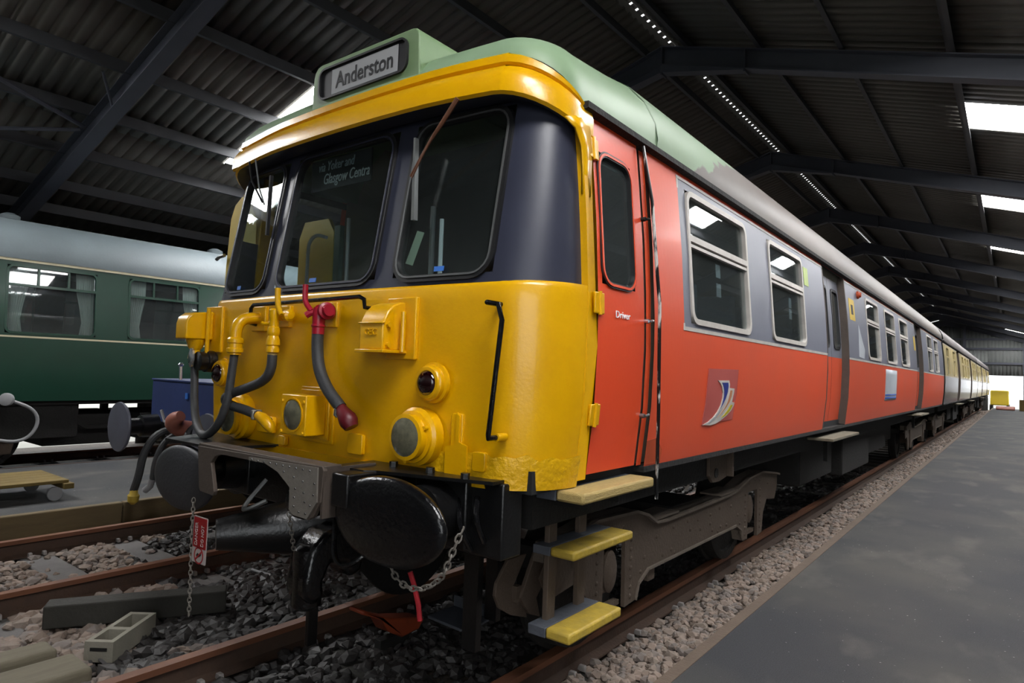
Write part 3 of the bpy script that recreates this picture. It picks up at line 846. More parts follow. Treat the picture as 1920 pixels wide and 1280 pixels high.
# roof dome over the cab
fr_ = fcurve(1.335, .105, .49, F=1.05, FLt=1.05, bow=.05, ycorner=.42)
E_ = [(1.335, 1.25, 1.), (1.335, .9, 1.), (1.335, .65, 1.)] + fr_ + [(-1.335, .65, 1.), (-1.335, .9, 1.), (-1.335, 1.25, 1.)]
pr = [(0, 0), (.0, .1), (.0075, .243), (.06, .436), (.146, .614), (.288, .78), (.476, .9), (.7, .97), (1, 1)]
rows = []
for k, (v, p) in enumerate(pr):
    row = []
    for x, y, c in E_:
        vv = v if k > 1 else 0.
        zb = 3.125 - .195 * c
        pf = (max(vv, .0)) ** .5
        w = .4 + .6 * (1 - c) if c < 1 or y < .5 else .4 * max(0, min(1, (1.25 - y) / .76)) ** .7
        pp = p * (1 - w) + pf * w
        tx, ty = x * (1 - vv), y + (1.25 - y) * vv
        row.append((tx, ty, zb + (3.63 - zb) * pp))
    rows.append(row)
mb = MB(); mb.rows(rows); mb.build('cab_roof', 'roof_paint', train, smooth=60)

# destination indicator box on the roof
hx0, hx1, hz0, hz1 = -.37, .515, 3.1, 3.425
out_ = [(hx0 - .01, hz0), (hx1 + .015, hz0)] + [(hx1 - .05 + .05 * math.cos(R(a)), hz1 - .05 + .05 * math.sin(R(a))) for a in (0, 30, 60, 90)] + [(hx0 + .07 + .07 * math.cos(R(a)), hz1 - .07 + .07 * math.sin(R(a))) for a in (90, 120, 150, 180)]
hb = MB().prism(out_, 'y', .125, .95).build('destination_box', 'green_roof', train, smooth=40, bevel=.008)
hm = lambda x, z, n: Vector((x, .125 - n, z))
ring(MB(), hm, -.295, .43, 3.215, 3.378, .045, .012, -.002, .014).build('glazing_frame', 'rubber', hb, smooth=30)
slab(MB(), hm, rrect(-.3, .435, 3.21, 3.383, .045), .0, .003).build('blind_backing', 'blind_black', hb, smooth=0)
slab(MB(), hm, [(-.19, 3.222), (.365, 3.222), (.365, 3.366), (-.19, 3.366)], .003, .005).build('blind', 'blind_white', hb, smooth=0)
text('destination_lettering', 'Anderston', 'print_black', hb, hm, -.15, 3.252, .13, width=.48, n=.006)
tb = slab(MB(), lambda x, z, n: Vector((x, .205 - n, z)), [(-.46, 2.705), (.09, 2.705), (.09, 2.89), (-.46, 2.89)], -.01, 0).build('route_blind', 'blind_black', train, smooth=0)
im = lambda x, z, n: Vector((x, .205 - n, z))
text('route_lettering', 'via Yoker and', 'print_dull', tb, im, -.39, 2.818, .08, .25, .33, n=.002)
text('route_lettering', 'Glasgow Centra', 'print_white', tb, im, -.34, 2.738, .09, .25, .41, n=.002)

# cab interior
MB().prism([(-1.3, 1.24), (1.3, 1.24), (1.28, 2.9), (1.1, 3.25), (.6, 3.45), (-.6, 3.45), (-1.1, 3.25), (-1.28, 2.9)], 'y', 1.5, 1.54).build('cab_partition', 'interior_dark', train, smooth=0)
dk = box('driver_desk', 'interior_dark', train, .15, 1.15, .16, .5, 1.85, 2.04, .02)
box('desk_panel', 'cab_green', dk, .2, 1.1, .3, .34, 1.9, 2.13, .01)
MB().prism([(-1.34, 1.6), (-.93, 1.6), (-.93, 2.62), (-1.0, 2.72), (-1.28, 2.72), (-1.34, 2.6)], 'y', .74, .77).build('cab_cupboard', 'cab_yellow', train, smooth=0)
box('cab_side_panel', 'cab_green', train, -.925, -.86, .74, .78, 1.6, 2.66, .005)
MB().tube([(-1.02, .6, 1.7), (-1.03, .6, 2.48), (-1.0, .6, 2.54), (-.93, .6, 2.57), (-.82, .6, 2.54)], .012, 10, smooth=2).build('cab_handrail', 'tube_white', train)
MB().tube([(-.78, .75, 1.7), (-.78, .75, 2.7)], .014, 10).build('cab_post', 'tube_white', train)
MB().tube([(-.3, 1.1, 1.6), (-.3, 1.1, 2.8)], .02, 10).build('cab_post', 'tube_white', train)
MB().tube([(.56, .3, 1.9), (.56, .3, 2.45)], .012, 8).build('cab_post', 'tube_white', train)
slab(MB(), lambda x, z, n: Vector((x, .15 - n + (z - 2.2) * .17, z)), [(.46, 2.2), (.515, 2.185), (.56, 2.355), (.507, 2.37)], 0, .002).build('paper_notice', 'paper_pale', train, smooth=0)['label'] = 'pale strip of paper behind the windscreen'

# windscreen wipers
wp = MB().tube([(.885, .035, 2.925), (.8, .03, 2.83), (.72, .035, 2.76), (.575, .05, 2.61)], [.012, .011, .008, .006], 8).build('wiper', 'rail_rust', train)
MB().tube([(.735, .03, 2.77), (.66, .035, 2.68), (.585, .05, 2.6)], .004, 6).build('wiper_link', 'rail_rust', wp)
MB().prism([(.59, 2.39), (.612, 2.39), (.598, 2.80), (.586, 2.80)], 'y', .05, .075).build('wiper_blade', 'chrome_dull', wp, smooth=0)
wp = MB().tube([(-.90, .05, 2.93), (-.86, .05, 2.80), (-.76, .07, 2.655)], .006, 6).build('wiper', 'black_paint', train)
MB().tube([(-.83, .05, 2.93), (-.79, .06, 2.75), (-.745, .075, 2.64)], .005, 6).build('wiper_link', 'chrome_dull', wp)
MB().prism([(-.73, 2.45), (-.715, 2.45), (-.70, 2.82), (-.715, 2.82)], 'y', .08, .1).build('wiper_blade', 'rubber', wp, smooth=0)

# driver's door (right, closed) and the far door standing open
mp = smap(1)
mb = MB(); skin(mb, [.493, .985], [1.2, 1.35, 1.5, 1.65, 1.8, 1.95, 2.1, 2.25, 2.4, 2.55, 2.7, 2.8, 2.93], [(.545, .885, 2.1, 2.75)], mp, -.004, False)
dd = mb.build('driver_door', 'orange_door', train, smooth=40)
ring(MB(), mp, .56, .87, 2.115, 2.735, .075, .028, -.03, .004).build('window_rubber', 'rubber', dd, smooth=30)
ring(MB(), mp, .553, .877, 2.108, 2.742, .08, .012, .0, .008).build('window_trim', 'orange_door', dd, smooth=30)
slab(MB(), mp, rrect(.555, .875, 2.11, 2.74, .075), -.02, -.015).build('door_pane', 'glass_dark', dd, smooth=0)
slab(MB(), mp, [(.59, 2.7), (.86, 2.7), (.86, 2.73), (.59, 2.73)], -.028, -.022).build('window_catch', 'chrome_dull', dd, smooth=0)
text('driver_lettering', 'Driver', 'print_white', dd, mp, .665, 1.948, .05, width=.15, n=.0)
for z in (2.74, 2.0, 1.48):
    h = slab(MB(), mp, [(.45, z - .05), (.535, z - .05), (.535, z + .05), (.45, z + .05)], .0, .014).build('hinge', 'yellow', train, bevel=.004)
    MB().cyl(mp(.492, z - .055, .014), mp(.492, z + .055, .014), .01, n=10).build('hinge_pin', 'yellow', h)
mb = MB(); skin(mb, [.985, 1.045], [1.19, 1.5, 1.8, 2.1, 2.4, 2.7, 2.93], [], mp, -.028, False); skin(mb, [1.045, 1.1], [1.19, 1.5, 1.8, 2.1, 2.4, 2.7, 2.93], [], mp, -.02, False, lambda y, z: 1)
mb.build('door_jamb', ['steel_brown', 'orange'], train, smooth=40)
for z, m in ((1.955, 'chrome'), (1.46, 'chrome_dull'), (2.5, 'soot')):
    hd = MB().cyl(mp(.99, z, -.01), mp(.99, z, .02), .012, n=14).build('door_lock', m, train)
    MB().tube([mp(.99, z, .02), mp(1.0, z, .026), mp(1.03, z + .005, .024)], .007, 8).build('lock_handle', m, hd)
MB().tube([mp(1.0, 2.9, .03), mp(1.02, 2.6, .05), mp(1.03, 2.2, .055), (1.46, 1.03, 2.05), (1.462, 1.045, 1.5), (1.46, 1.05, 1.03)], .0095, 10).build('grab_pole', 'grab_paint' if 'grab_paint' in M else mat('grab_paint', '0C0C0E', .3, 0, 'C8C6C2', 4, .1, stretch=(6, 6, 1.3), mid=.57).name, train)
ld = empty('open_door', (-1.41, .47, 0)); ld.parent = train
MB().prism([(-.02, 1.2), (-.52, 1.2), (-.525, 1.8), (-.50, 2.4), (-.46, 2.76), (-.40, 2.86), (-.3, 2.91), (-.02, 2.93)], 'y', -.02, .02).build('door_leaf', 'cab_yellow', ld, smooth=0, bevel=.006)
MB().tube([(-.47, -.05, 2.475), (-.56, -.05, 2.47), (-.6, -.05, 2.455)], .014, 8).build('door_handle', 'chrome_dull', ld)
ld.rotation_euler = (0, 0, R(-4))

# handrails on the nose
MB().tube([(-.66, .04, 1.885), (-.66, -.03, 1.895), (-.655, -.03, 1.985), (-.63, -.03, 2.003), (.33, -.03, 2.014), (.365, -.03, 2.0), (.372, -.03, 1.96), (.372, .04, 1.955)], .0115, 10).build('handrail', 'black_gloss', train)
hr = MB().tube([(1.16, .07, 1.958), (1.16, -.025, 1.958), (1.225, -.03, 1.948), (1.248, -.03, 1.88), (1.197, -.03, 1.40), (1.196, -.03, 1.385), (1.20, .08, 1.385)], .0115, 10).build('handrail', 'black_gloss', train)
MB().cyl((1.2, .08, 1.385), (1.2, .02, 1.385), .018, n=12).build('ferrule', 'yellow', hr)

# jumper boxes
jb = MB().prism([(-.12, 1.745), (-.12, 1.86), (-.112, 1.89), (-.09, 1.93), (-.055, 1.962), (-.01, 1.978), (.03, 1.98), (.03, 1.745)], 'x', .45, .615).build('jumper_box', 'yellow', train, bevel=.008, smooth=40)
box('back_plate', 'yellow', jb, .49, .69, .015, .04, 1.705, 2.005, .006)
box('base_plate', 'yellow', jb, .435, .635, -.135, .03, 1.733, 1.748, .003)
box('rib', 'yellow', jb, .445, .62, -.127, -.11, 1.868, 1.877, .003)
MB().cyl((.655, -.03, 1.74), (.655, -.03, 1.93), .012, n=10).build('hinge_rod', 'yellow', jb)
for a, b in ((.625, 1.77), (.625, 1.865)): MB().cyl((.61, -.09, b), (.632, -.09, b), .013, n=8).build('bolt', 'yellow', jb)
text('maker_lettering', 'GEC', 'yellow', jb, lambda x, z, n: Vector((x, -.12 - n * 1.5, z)), .49, 1.815, .045, n=.002)
jl = MB().prism([(-.13, 1.80), (-.13, 1.90), (-.118, 1.94), (-.08, 1.97), (.05, 1.985), (.05, 1.80)], 'x', -1.36, -1.225).build('jumper_box', 'yellow', train, bevel=.008, smooth=40)
box('back_plate', 'yellow', jl, -1.33, -1.13, .05, .075, 1.72, 2.02, .006)
MB().cyl((-1.2, .0, 1.62), (-1.2, .0, 2.0), .013, n=10).build('hinge_rod', 'yellow', jl)
MB().lathe((-1.29, -.03, 1.80), (0, 0, -1), [(0, .06), (.05, .045), (.07, .03), (.1, .03), (.1, .04), (.125, .042), (.13, .034), (.155, .034), (.16, .03), (.17, .03)], 16).build('cable_gland', 'yellow', jl)
sk = MB().lathe((-1.215, .05, 1.66), (0, -1, 0), [(0, .07), (.05, .07), (.055, .06), (.1, .06)], 20).build('dummy_socket', 'black_paint', train)
MB().lathe((-1.26, -.06, 1.68), (0, -1, 0), [(0, .055), (.012, .055), (.02, .04)], 16, sx=.5, sz=1.15).build('socket_cap', 'chrome', sk)

# lamps
def lamp(name, x, z, y, prof, lens_r, lens_m, lensd):
    h = MB().lathe((x, y, z), (0, -1, 0), prof, 28).build(name, 'yellow', train, smooth=40)
    e = prof[-1][0]
    MB().lathe((x, y - e + .006, z), (0, -1, 0), [(0, lens_r), (.006, lens_r), (.006 + lensd * .6, lens_r * .75), (.006 + lensd, lens_r * .2)], 24).build('lens', lens_m, h, smooth=60)
    return h
HLP = [(0, .135), (.05, .135), (.062, .12), (.075, .12), (.08, .104), (.09, .104), (.094, .108), (.115, .106), (.118, .09)]
h = lamp('headlamp', .745, 1.352, .04, HLP, .088, 'lens_clear', .016)
for a in (25, 145, 265): MB().cyl((.745 + .112 * math.cos(R(a)), -.03, 1.352 + .112 * math.sin(R(a))), (.745 + .112 * math.cos(R(a)), -.06, 1.352 + .112 * math.sin(R(a))), .01, n=8).build('bolt', 'yellow', h)
lamp('headlamp', -.79, 1.335, .045, HLP, .088, 'lens_clear', .016)
TLP = [(0, .095), (.018, .095), (.022, .082), (.045, .082), (.05, .075), (.058, .072), (.06, .06)]
lamp('tail_lamp', .815, 1.602, .035, TLP, .058, 'lens_red', .022)
lamp('tail_lamp', -1.08, 1.588, .07, TLP, .058, 'lens_red', .022)
sq = box('marker_lamp', 'yellow', train, -.155, .062, -.125, .0, 1.295, 1.505, .006)
box('flange', 'yellow', sq, -.165, .085, .0, .012, 1.27, 1.53, .004); box('flange', 'yellow', sq, -.185, .105, .015, .03, 1.25, 1.545, .004)
MB().lathe((-.048, -.12, 1.4), (0, -1, 0), [(0, .078), (.008, .078), (.02, .055), (.026, .01)], 26).build('lens', 'lens_clear', sq, smooth=60)
ring(MB(), lambda x, z, n: Vector((x, -.125 - n, z)), -.13, .034, 1.318, 1.482, .08, .008, -.001, .006).build('lens_rim', 'yellow', sq)
for x, z in ((-.142, 1.31), (-.142, 1.47), (.045, 1.31), (.045, 1.47)): MB().lathe((x, -.125, z), (0, -1, 0), [(0, .01), (.008, .008)], 8).build('screw', 'yellow', sq)

# brackets on the nose
def plate(x0, x1, z0, z1, th=.02, m='yellow', name='bracket_plate'):
    return slab(MB(), pmap, rrect(x0, x1, z0, z1, .012, 2), -.005, th).build(name, m, train, bevel=.003)
plate(-.60, -.43, 1.262, 1.355); plate(.245, .355, 1.222, 1.325); plate(1.05, 1.12, 1.225, 1.31); plate(-.37, -.30, 1.205, 1.26)
pl = plate(.92, .985, 1.20, 1.47, .012, name='lamp_iron'); slab(MB(), pmap, [(.9, 1.2), (1.02, 1.2), (1.02, 1.33), (.975, 1.345), (.975, 1.46), (.96, 1.475), (.955, 1.33), (.9, 1.32)], .012, .022).build('lamp_iron_step', 'yellow', pl, smooth=0)
plate(.5, .58, 1.0, 1.0 + .0001, .001) if False else None
for x in (.62, .86, 1.07): MB().cyl((x, -.02, 1.2), (x, -.02, 1.225), .02, n=6).build('bolt', 'black_paint', train)

# brake and main reservoir hoses on the nose
v1 = MB().tube([(-.64, .04, 1.93), (-.64, -.05, 1.925), (-.64, -.1, 1.905), (-.642, -.125, 1.86), (-.642, -.125, 1.79)], .034, 14, smooth=2).build('hose_connection', 'yellow', train)
MB().lathe((-.642, -.125, 1.805), (0, 0, -1), [(0, .038), (.01, .046), (.03, .046), (.035, .04), (.06, .04), (.065, .047), (.085, .047), (.09, .036), (.1, .036)], 16).build('hose_union', 'yellow', v1)
MB().tube([(-.642, -.125, 1.72), (-.65, -.135, 1.58), (-.65, -.145, 1.444), (-.70, -.16, 1.31), (-.844, -.15, 1.222), (-.97, -.13, 1.22), (-1.12, -.09, 1.29), (-1.23, -.05, 1.43), (-1.28, -.03, 1.58), (-1.29, -.03, 1.66)], .024, 12, smooth=2).build('jumper_cable', 'hose_rubber', train)
box('back_plate', 'yellow', v1, -.71, -.57, .01, .035, 1.85, 2.0, .006)
v2 = MB().lathe((-.3, -.1, 1.965), (0, 0, -1), [(0, .022), (.01, .03), (.05, .03), (.06, .026), (.1, .026), (.105, .032), (.125, .034), (.14, .034), (.15, .028), (.17, .036), (.2, .038), (.205, .03), (.22, .036), (.24, .036), (.245, .026)], 16).build('hose_connection', 'yellow', train)
MB().cyl((-.3, -.1, 1.925), (-.345, .03, 1.935), .028, n=12).build('valve_body', 'yellow', v2)
box('back_plate', 'yellow', v2, -.41, -.31, .0, .035, 1.87, 1.995, .006)
MB().lathe((-.27, -.05, 1.93), (1, 0, 0), [(0, .03), (.02, .034), (.04, .034), (.05, .02)], 12).build('valve_cap', 'yellow', v2)
MB().tube([(-.28, -.1, 2.078), (-.275, -.1, 2.0), (-.262, -.1, 1.965), (-.235, -.1, 1.93)], [.016, .016, .014, .012], 10, smooth=1).build('valve_lever', 'yellow', v2)
MB().tube([(-.3, -.1, 1.885), (-.35, -.12, 1.88), (-.37, -.13, 1.885)], .01, 8).build('drain_cock', 'yellow', v2)
MB().lathe((-.3, -.1, 1.725), (0, 0, -1), [(0, .025), (.03, .025)], 14).build('hose_clip', 'step_wood', v2)
MB().tube([(-.3, -.1, 1.71), (-.302, -.1, 1.63), (-.36, -.1, 1.565), (-.55, -.11, 1.51), (-.69, -.12, 1.475), (-.74, -.12, 1.44), (-.69, -.11, 1.41), (-.55, -.1, 1.395), (-.43, -.09, 1.37)], .027, 12, smooth=2).build('brake_hose', 'hose_rubber', train)
c2 = MB().tube([(-.44, -.09, 1.372), (-.38, -.08, 1.352), (-.33, -.07, 1.31), (-.325, -.06, 1.29)], [.024, .034, .03, .022], 12, smooth=1).build('hose_coupling', 'yellow', train)
box('clip', 'frame_metal', c2, -.452, -.43, -.12, -.06, 1.345, 1.40, .006)
v3 = MB().lathe((.045, -.06, 1.965), (0, 0, -1), [(0, .028), (.03, .033), (.09, .033), (.092, .037), (.1, .037), (.105, .032), (.14, .032)], 16).build('hose_connection', 'red_valve', train)
MB().cyl((.045, -.06, 1.945), (.02, .03, 1.95), .036, n=14).build('valve_body', 'red_valve', v3)
MB().lathe((.06, -.04, 1.945), (1, -.25, .05), [(0, .036), (.02, .046), (.045, .046), (.05, .034), (.07, .03)], 16).build('valve_cap', 'red_valve', v3)
box('back_plate', 'yellow', v3, .0, .105, .005, .04, 1.865, 2.0, .006)
MB().tube([(-.027, -.1, 2.085), (-.027, -.1, 2.02), (-.018, -.1, 1.985), (.02, -.09, 1.945)], [.015, .015, .014, .014], 10, smooth=1).build('valve_lever', 'red_valve', v3)
MB().tube([(.04, -.06, 1.945), (.01, -.09, 1.935), (-.005, -.105, 1.92)], .018, 8).build('lever_pivot', 'red_valve', v3)
MB().tube([(.042, -.06, 1.85), (.045, -.06, 1.74), (.075, -.065, 1.64), (.15, -.07, 1.55), (.225, -.07, 1.49), (.268, -.065, 1.455)], .031, 12, smooth=2).build('brake_hose', 'hose_rubber', train)
c3 = MB().tube([(.265, -.065, 1.46), (.29, -.065, 1.43), (.325, -.06, 1.395), (.345, -.055, 1.362)], [.026, .036, .05, .035], 14, smooth=1).build('hose_coupling', 'red_dark', train)
MB().tube([(.26, -.09, 1.45), (.255, -.09, 1.42), (.262, -.08, 1.41)], .008, 8).build('clip', 'chrome_dull', c3)

# headstock, buffers, buckeye bracket and drawgear
box('headstock', 'black_paint', train, -1.22, 1.22, .06, .2, .86, 1.185, .01)
sh_ = MB().prism([(.40, -.21), (.62, -.2), (.66, -.16), (1.2, .01), (1.2, .12), (.4, .12)], 'z', 1.185, 1.2).build('footplate', 'black_paint', train, smooth=0)
MB().prism([(-.5, -.30), (-1.05, -.30), (-1.2, .01), (-1.2, .12), (-.4, .12)], 'z', 1.185, 1.2).build('footplate', 'black_paint', train, smooth=0)
for x in (.885, -.835):
    s = 1 if x > 0 else -1
    b = MB().lathe((x, -.255, 1.03 if s > 0 else .995), (0, -1, 0), [(0, .2), (.005, .95), (.02, 1.0), (.035, 1.0), (.048, .97), (.056, .86), (.062, .5), (.064, .1)], 48, sx=.33, sz=.183).build('buffer', 'black_gloss' if x > 0 else 'buffer_left' if 'buffer_left' in M else mat('buffer_left', '2A2A2D', .5, 0, '35353A', 5, .8, .1, 50).name, train, smooth=50)
    MB().lathe((x, .06, 1.03), (0, -1, 0), [(0, .17), (.03, .17), (.035, .135), (.16, .125), (.165, .095), (.32, .095)], 24).build('buffer_stock', 'black_paint', b)
    box('shank_block', 'black_paint', b, x - .16, x + .16, .02, .07, .88, 1.18, .01)
br = MB().prism([(-.565, 1.205), (.525, 1.22), (.535, 1.2), (.52, 1.06), (.475, .99), (.44, .972), (.33, .975), (.30, .99), (.297, 1.10), (.20, 1.155), (.09, 1.183), (-.33, 1.182), (-.385, 1.165), (-.42, 1.13), (-.372, .985), (-.385, .962), (-.515, .968), (-.53, .99)], 'y', -.352, -.33).build('buckeye_bracket', 'steel_brown', train, smooth=0, bevel=.003)
box('top_plate', 'steel_brown', br, -.565, .53, -.345, -.25, 1.206, 1.22, .003)
slab(MB(), pmap, [(-.66, 1.09), (.6, 1.09), (.6, 1.19), (-.66, 1.19)], -.02, .004).build('front_apron', 'yellow', train, smooth=0)
MB().prism([(.09, 1.186), (-.05, 1.184), (-.05, 1.2), (.50, 1.212), (.505, 1.06), (.44, .978), (.335, .98), (.303, 1.0), (.30, 1.10), (.2, 1.158)], 'y', -.36, -.352).build('wear_plate', 'steel_grey', br, smooth=0)
MB().box(.515, .53, -.345, -.05, .99, 1.21).build('side_plate', 'steel_brown', br, smooth=0)
mb = MB()
for x, z in [(-.02 + .052 * k, 1.192) for k in range(10)] + [(.34, 1.02), (.34, 1.06), (.345, 1.10), (.38, 1.0), (.43, 1.0), (.46, 1.04), (.48, 1.09), (.485, 1.14), (.4, 1.14), (.41, 1.09), (.42, 1.05), (.33, 1.15), (.25, 1.165)]:
    mb.lathe((x, -.36, z), (0, -1, 0), [(0, .0055), (.003, .004)], 6)
mb.build('rivets', 'black_paint', br, kind='stuff')
MB().lathe((.52, -.27, 1.13), (1, 0, 0), [(0, .035), (.04, .035), (.045, .03), (.07, .026)], 14).build('pivot_pin', 'steel_brown', br)
box('pivot_block', 'black_paint', train, .55, .66, -.32, .0, 1.05, 1.195, .008)
MB().lathe((-.37, -.33, .76), (.5, 1, .05), [(0, .06), (.0, .078), (.12, .10), (.35, .145), (.62, .15), (.63, .1)], 24).build('air_cylinder', 'black_paint', train)
MB().lathe((.28, -.31, 1.02), (-.3, 1, 0), [(0, .03), (.02, .075), (.06, .09), (.3, .09)], 20).build('drawhook_housing', 'black_gloss', train)
cp = MB().prism([(-.17, .60), (-.14, .74), (-.06, .82), (.05, .84), (.16, .80), (.2, .70), (.18, .58), (.1, .56), (.07, .64), (-.02, .66), (-.06, .58), (-.05, .50), (-.12, .47), (-.17, .52)], 'x', .02, .20).build('buckeye_coupler', 'black_gloss', train, bevel=.03, seg=3)
MB().lathe((.11, -.1, .44), (0, 0, 1), [(0, .05), (.02, .075), (.3, .075), (.32, .05)], 18).build('knuckle', 'black_gloss', cp)
MB().tube([(.11, .12, .7), (.1, .5, .78), (.05, 1.0, .85)], .07, 12).build('drawbar', 'black_paint', cp)
box('coupler_hanger', 'black_paint', cp, .0, .03, -.02, .04, .2, .62, .005)
for pts, m in (([(.25, -.05, .9), (.33, -.12, .74), (.42, -.12, .70), (.5, -.05, .78), (.52, .05, .9)], 'black_gloss'), ([(-.45, .0, 1.0), (-.5, -.1, .86), (-.44, -.14, .84), (-.36, -.05, .9)], 'chrome_dull'), ([(1.0, .03, 1.1), (1.05, -.03, 1.0), (1.06, .05, .88)], 'black_gloss'), ([(1.1, .03, 1.12), (1.14, -.02, 1.03), (1.13, .05, .93)], 'black_gloss')):
    MB().tube(pts, .013, 8, smooth=2).build('air_pipe', m, train)
def chain(name, pts, m, parent, r=.012, w=.0035):
    """links along a polyline, every second one turned"""
    pts = [Vector(p) for p in pts]
    for _ in range(2):
        q = [pts[0]]
        for a, b in zip(pts[:-1], pts[1:]): q += [a * .75 + b * .25, a * .25 + b * .75]
        pts = q + [pts[-1]]
    mb = MB(); step = r * 2.0; acc = 0; k = 0; prev = pts[0]
    for a, b in zip(pts[:-1], pts[1:]):
        L = (b - a).length; t = acc
        while t < L:
            c = a + (b - a) * (t / L); d = (b - a).normalized(); e = d.orthogonal().normalized()
            if k % 2: e = d.cross(e)
            loop = [c + d * (r * 1.35 * math.cos(R(x))) + e * (r * .8 * math.sin(R(x))) for x in range(0, 361, 45)]
            mb.tube(loop, w, 5); k += 1; t += step
        acc = t - L
    return mb.build(name, m, parent)
chain('buffer_chain', [(.62, -.05, .82), (.68, -.05, .72), (.76, -.05, .68), (.87, -.05, .69), (.99, -.05, .765), (1.045, -.05, .9), (1.06, .0, 1.0)], 'steel_grey', train, .016, .0045)
chain('coupler_chain', [(.28, -.34, .97), (.26, -.3, .84), (.23, -.27, .78)], 'steel_grey', train, .012, .003)
MB().tube([(.76, -.02, .74), (.78, -.01, .68), (.80, .0, .6), (.815, .0, .53)], .012, 8).build('red_strap', 'red_strap', train)
for x in (-.75, .75):
    lg = MB().prism([(x - .05, 1.0), (x + .05, 1.0), (x + .045, .25), (x - .045, .25)], 'y', .42, .46).build('lifeguard', 'black_paint', train, smooth=0)
MB().prism([(.36, .52), (.62, .50), (.66, .56), (.64, .72), (.36, .74)], 'z', .285, .3).build('shunter_step', 'step_grey', train, bevel=.004)
box('step_upstand', 'step_grey', train, .36, .64, .735, .745, .29, .36, .002)
box('step_hanger', 'black_paint', train, .62, .70, .70, .74, .3, 1.0)

# footboards below the driver's door
def footboard(x0, x1, ya, yb, z0, z1, m1, m2):
    f = MB().box(x0 + (x1 - x0) * .42, x1, ya, yb, z0, z1).build('footboard', m1, train, bevel=.012)
    MB().box(x0, x0 + (x1 - x0) * .42, ya, yb, z0, z1 - .002).build('tread', m2, f, bevel=.004)
    return f
f1 = footboard(1.22, 1.47, .30, 1.0, 1.1, 1.15, 'step_wood', 'step_grey')
for y in (.5, .8): box('bracket', 'soot', f1, 1.15, 1.38, y - .02, y + .02, 1.04, 1.1)
f2 = footboard(1.1, 1.335, .46, 1.05, .8, .845, 'step_yellow', 'step_grey')
f3 = footboard(1.1, 1.335, .44, .94, .425, .475, 'step_yellow', 'step_grey')
for y in (.56, .84):
    box('hanger', 'bogie_brown', f2, 1.12, 1.15, y - .035, y + .035, .43, 1.0, .004)
lb = MB().prism([(.56, .70), (.47, .60), (.46, .54), (.50, .47), (.60, .41), (.74, .36), (.72, .44), (.62, .50), (.60, .54), (.72, .70)], 'x', .86, .88).build('sand_bracket', 'bogie_brown', train, smooth=0, bevel=.004)
MB().prism([(.74, .71), (.86, .73), (.9, .63), (.83, .54), (.76, .47), (.80, .36), (.70, .40), (.62, .50), (.64, .54)], 'x', .9, .925).build('bracket_arm', 'bogie_brown', lb, smooth=0, bevel=.004)
box('bracket_web', 'bogie_brown', lb, .87, .91, .6, .64, .48, .56)
lift = MB().prism([(2.42, 1.16), (2.8, 1.16), (2.8, .94), (2.62, .915), (2.5, .92), (2.43, .97)], 'x', 1.2, 1.225).build('lifting_bracket', 'bogie_brown', train, smooth=0, bevel=.004)
MB().cyl((1.2, 2.55, .985), (1.232, 2.55, .985), .035, n=16).build('bracket_eye', 'soot', lift)
box('bracket_edge', 'bogie_brown', lift, 1.2, 1.27, 2.78, 2.8, .94, 1.16)

# signs and marks on the orange side
def patch(name, m, parent, ya, yb, za, zb, n0, n1):
    zz = [za + (zb - za) * i / 6 for i in range(7)]
    mb = MB(); mb.rows([[mp(ya, z, n1), mp(yb, z, n1)] for z in zz]); return mb.build(name, m, parent, thick=n1 - n0, smooth=40)
POLY = dict(
 w=[(2.059, 1.656), (2.268, 1.658), (2.286, 1.631), (2.282, 1.607), (2.379, 1.603), (2.376, 1.575), (2.341, 1.512), (2.391, 1.506), (2.386, 1.489), (2.345, 1.453), (2.262, 1.419), (2.161, 1.39), (2.072, 1.372), (1.976, 1.366), (1.86, 1.374), (1.946, 1.391), (2.021, 1.416), (2.087, 1.449), (2.134, 1.49), (2.162, 1.537), (2.164, 1.576), (2.137, 1.616), (2.105, 1.637)],
 b=[(2.13, 1.642), (2.248, 1.643), (2.255, 1.616), (2.247, 1.579), (2.213, 1.536), (2.174, 1.504), (2.126, 1.466), (2.158, 1.508), (2.181, 1.551), (2.181, 1.587), (2.156, 1.623)],
 g=[(2.126, 1.466), (2.078, 1.435), (2.002, 1.403), (1.929, 1.378), (1.975, 1.383), (2.06, 1.408), (2.118, 1.434), (2.136, 1.455)],
 n=[(2.299, 1.59), (2.337, 1.59), (2.328, 1.549), (2.293, 1.513), (2.237, 1.477), (2.157, 1.44), (2.079, 1.41), (2.147, 1.44), (2.207, 1.471), (2.256, 1.514), (2.285, 1.557)],
 y=[(2.321, 1.492), (2.359, 1.49), (2.334, 1.464), (2.282, 1.436), (2.22, 1.416), (2.159, 1.408), (2.219, 1.431), (2.28, 1.462)])
pt = slab(MB(), mp, [(1.85, 1.375), (2.40, 1.39), (2.44, 1.56), (2.46, 1.735), (1.9, 1.73), (1.88, 1.56)], .0, .005).build('logo_patch', 'logo_patch', train, smooth=0)
for k, m, n in (('w', 'lining_white', .009), ('b', 'logo_blue', .0105), ('g', 'logo_grey', .0105), ('n', 'logo_brown', .0105), ('y', 'logo_yellow', .0105)):
    slab(MB(), mp, POLY[k], .001, n).build('logo_stripe', m, pt, smooth=0)
nt_ = patch('notice', 'notice_white', train, 9.05, 10.2, 1.425, 1.895, 0, .004)
for z in (1.45, 1.495): patch('notice_band', 'notice_blue', nt_, 9.05, 10.2, z, z + .025, .004, .006)
slab(MB(), mp, [(4.4, 2.58), (4.56, 2.58), (4.56, 2.755), (4.4, 2.755)], .0, .003).build('sticker', 'sticker_green', train, smooth=0)
st = slab(MB(), mp, [(6.5, 2.43), (6.82, 2.43), (6.82, 2.69), (6.5, 2.69)], .0, .003).build('sticker', 'sticker_yellow', train, smooth=0)
